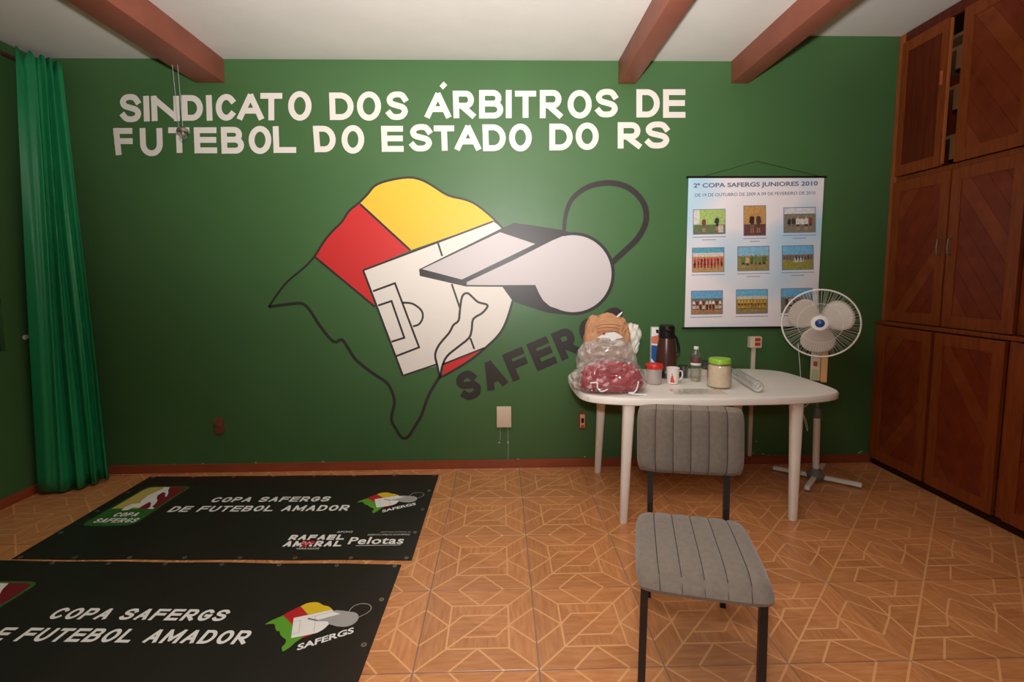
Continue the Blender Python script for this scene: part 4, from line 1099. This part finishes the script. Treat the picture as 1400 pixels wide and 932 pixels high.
# glass tumbler behind
px, py, _ = base_at(934, 516)
t10 = thing('drinking_glass', 'small empty smoky glass behind the mug handle', 'glass', (px, py, Z0))
lob('tumbler', [(.024, 0), (.028, .004), (.033, .080), (.031, .080), (.025, .010), (.001, .008)], GLASSD, t10, 24)
# bottle
px, py, _ = base_at(950.5, 520.5)
t11 = thing('water_bottle', 'clear plastic water bottle with dark label and white cap', 'bottle', (px, py, Z0))
lob('bottle_body', [(.026, 0), (.031, .005), (.032, .03), (.030, .05), (.032, .07), (.0315, .13), (.032, .155), (.026, .178), (.014, .196), (.012, .208)], GLASS, t11, 28)
lob('label', [(.0322, .118), (.0325, .119), (.0325, .150), (.0322, .151)], REDT, t11, 28, close=False)
lob('label_band', [(.0326, .104), (.0329, .105), (.0329, .117), (.0326, .118)], TISSUE, t11, 28, close=False)
lob('cap', [(.0145, .204), (.0148, .206), (.0145, .219), (.012, .221)], TISSUE, t11, 20)
lob('liquid', [(.024, .002), (.0295, .006), (.0300, .022), (.001, .023)], mat('pale_dregs', (206, 186, 150), .3, alpha=.7), t11, 24)
# small cups in the background
px, py, _ = base_at(962, 514)
t12 = thing('small_cream_cup', 'tiny cream plastic cup between the bottle and green-lidded jar', 'cup', (px, py, Z0))
lob('cup', [(.020, 0), (.024, .04), (.022, .04), (.018, .004)], CREAMP, t12, 20)
px, py, _ = base_at(962.5, 507)
t12 = thing('clear_tumbler', 'clear tumbler standing behind the bottle', 'glass', (px+.01, py-.02, Z0))
lob('tumbler', [(.026, 0), (.034, .075), (.032, .075), (.024, .004), (.001, .003)], GLASSD, t12, 24)
# green lidded jar
px, py, _ = base_at(983, 529)
t13 = thing('lime_lidded_jar', 'large glass jar of beige powder with lime green lid', 'jar', (px, py, Z0))
lob('glass_jar', [(.058, 0), (.066, .006), (.068, .02), (.068, .125), (.064, .140), (.060, .148)], GLASS, t13, 32)
lob('contents', [(.055, .006), (.0635, .012), (.0645, .02), (.0645, .122), (.058, .136), (.001, .137)], SUGAR, t13, 32)
lob('lid', [(.060, .146), (.063, .148), (.063, .170), (.059, .175), (.001, .175)], LIMEP, t13, 32)
# sleeve of plastic cups lying down
a = onz(1001, 508, TZ+.03); b = onz(1037, 530, TZ+.03)
t14 = thing('sleeve_of_cups', 'plastic sleeve of nested white disposable cups lying on the table', 'disposable cups', (b.x, b.y, Z0))
ax_ = Vector((a.x-b.x, a.y-b.y, 0)); Lc = ax_.length; rz = math.atan2(ax_.y, ax_.x)
t14.rotation_euler = (0, 0, rz)
def axis_lathe(name, prof, m, par, x, seg=20, close=False, zc=.034):
    bm = bmesh.new(); lathe(bm, prof, seg, close=close); bmesh.ops.rotate(bm, verts=bm.verts[:], cent=(0, 0, 0), matrix=Matrix.Rotation(PI/2, 3, 'Y'))
    o = link(name, bm, m, par, True); o.location = (x, 0, zc); return o
CUPW = mat('thin_white_plastic', (240, 240, 236), .35, .5)
n = 9
for k in range(n):
    axis_lathe('cup', [(.020, .006), (.0275, .0), (.0295, .001), (.0295, .007), (.026, .008), (.022, .020)], CUPW, t14, .012+k*(Lc*.86/n))
axis_lathe('wrap', [(.006, -.012), (.031, .004), (.032, .05), (.0305, .10), (.032, .15), (.031, Lc*.80), (.026, Lc*.9), (.006, Lc+.03)], FILM2, t14, 0, 24)
# crumpled clear sheet
bm = bmesh.new(); c = onz(955, 537, TZ)
g = []; NX_, NY_ = 26, 14
for i in range(NX_+1):
    g.append([])
    for j in range(NY_+1):
        x = (i/NX_-.5)*.30; y = (j/NY_-.5)*.13
        x += .012*noise.noise(Vector((j*.6, 1, 0))); y += .012*noise.noise(Vector((i*.4, 5, 0)))
        g[-1].append(bm.verts.new((x, y, .003+.007*abs(noise.noise(Vector((x*22, y*26, 2)))))))
for i in range(NX_):
    for j in range(NY_): bm.faces.new((g[i][j], g[i+1][j], g[i+1][j+1], g[i][j+1]))
o = link('crumpled_plastic_sheet', bm, FILM2, None, True); o.location = (c.x, c.y+.02, TZ)
tag(o, 'flat crumpled clear plastic sheet lying in front of the bottle', 'plastic sheet')
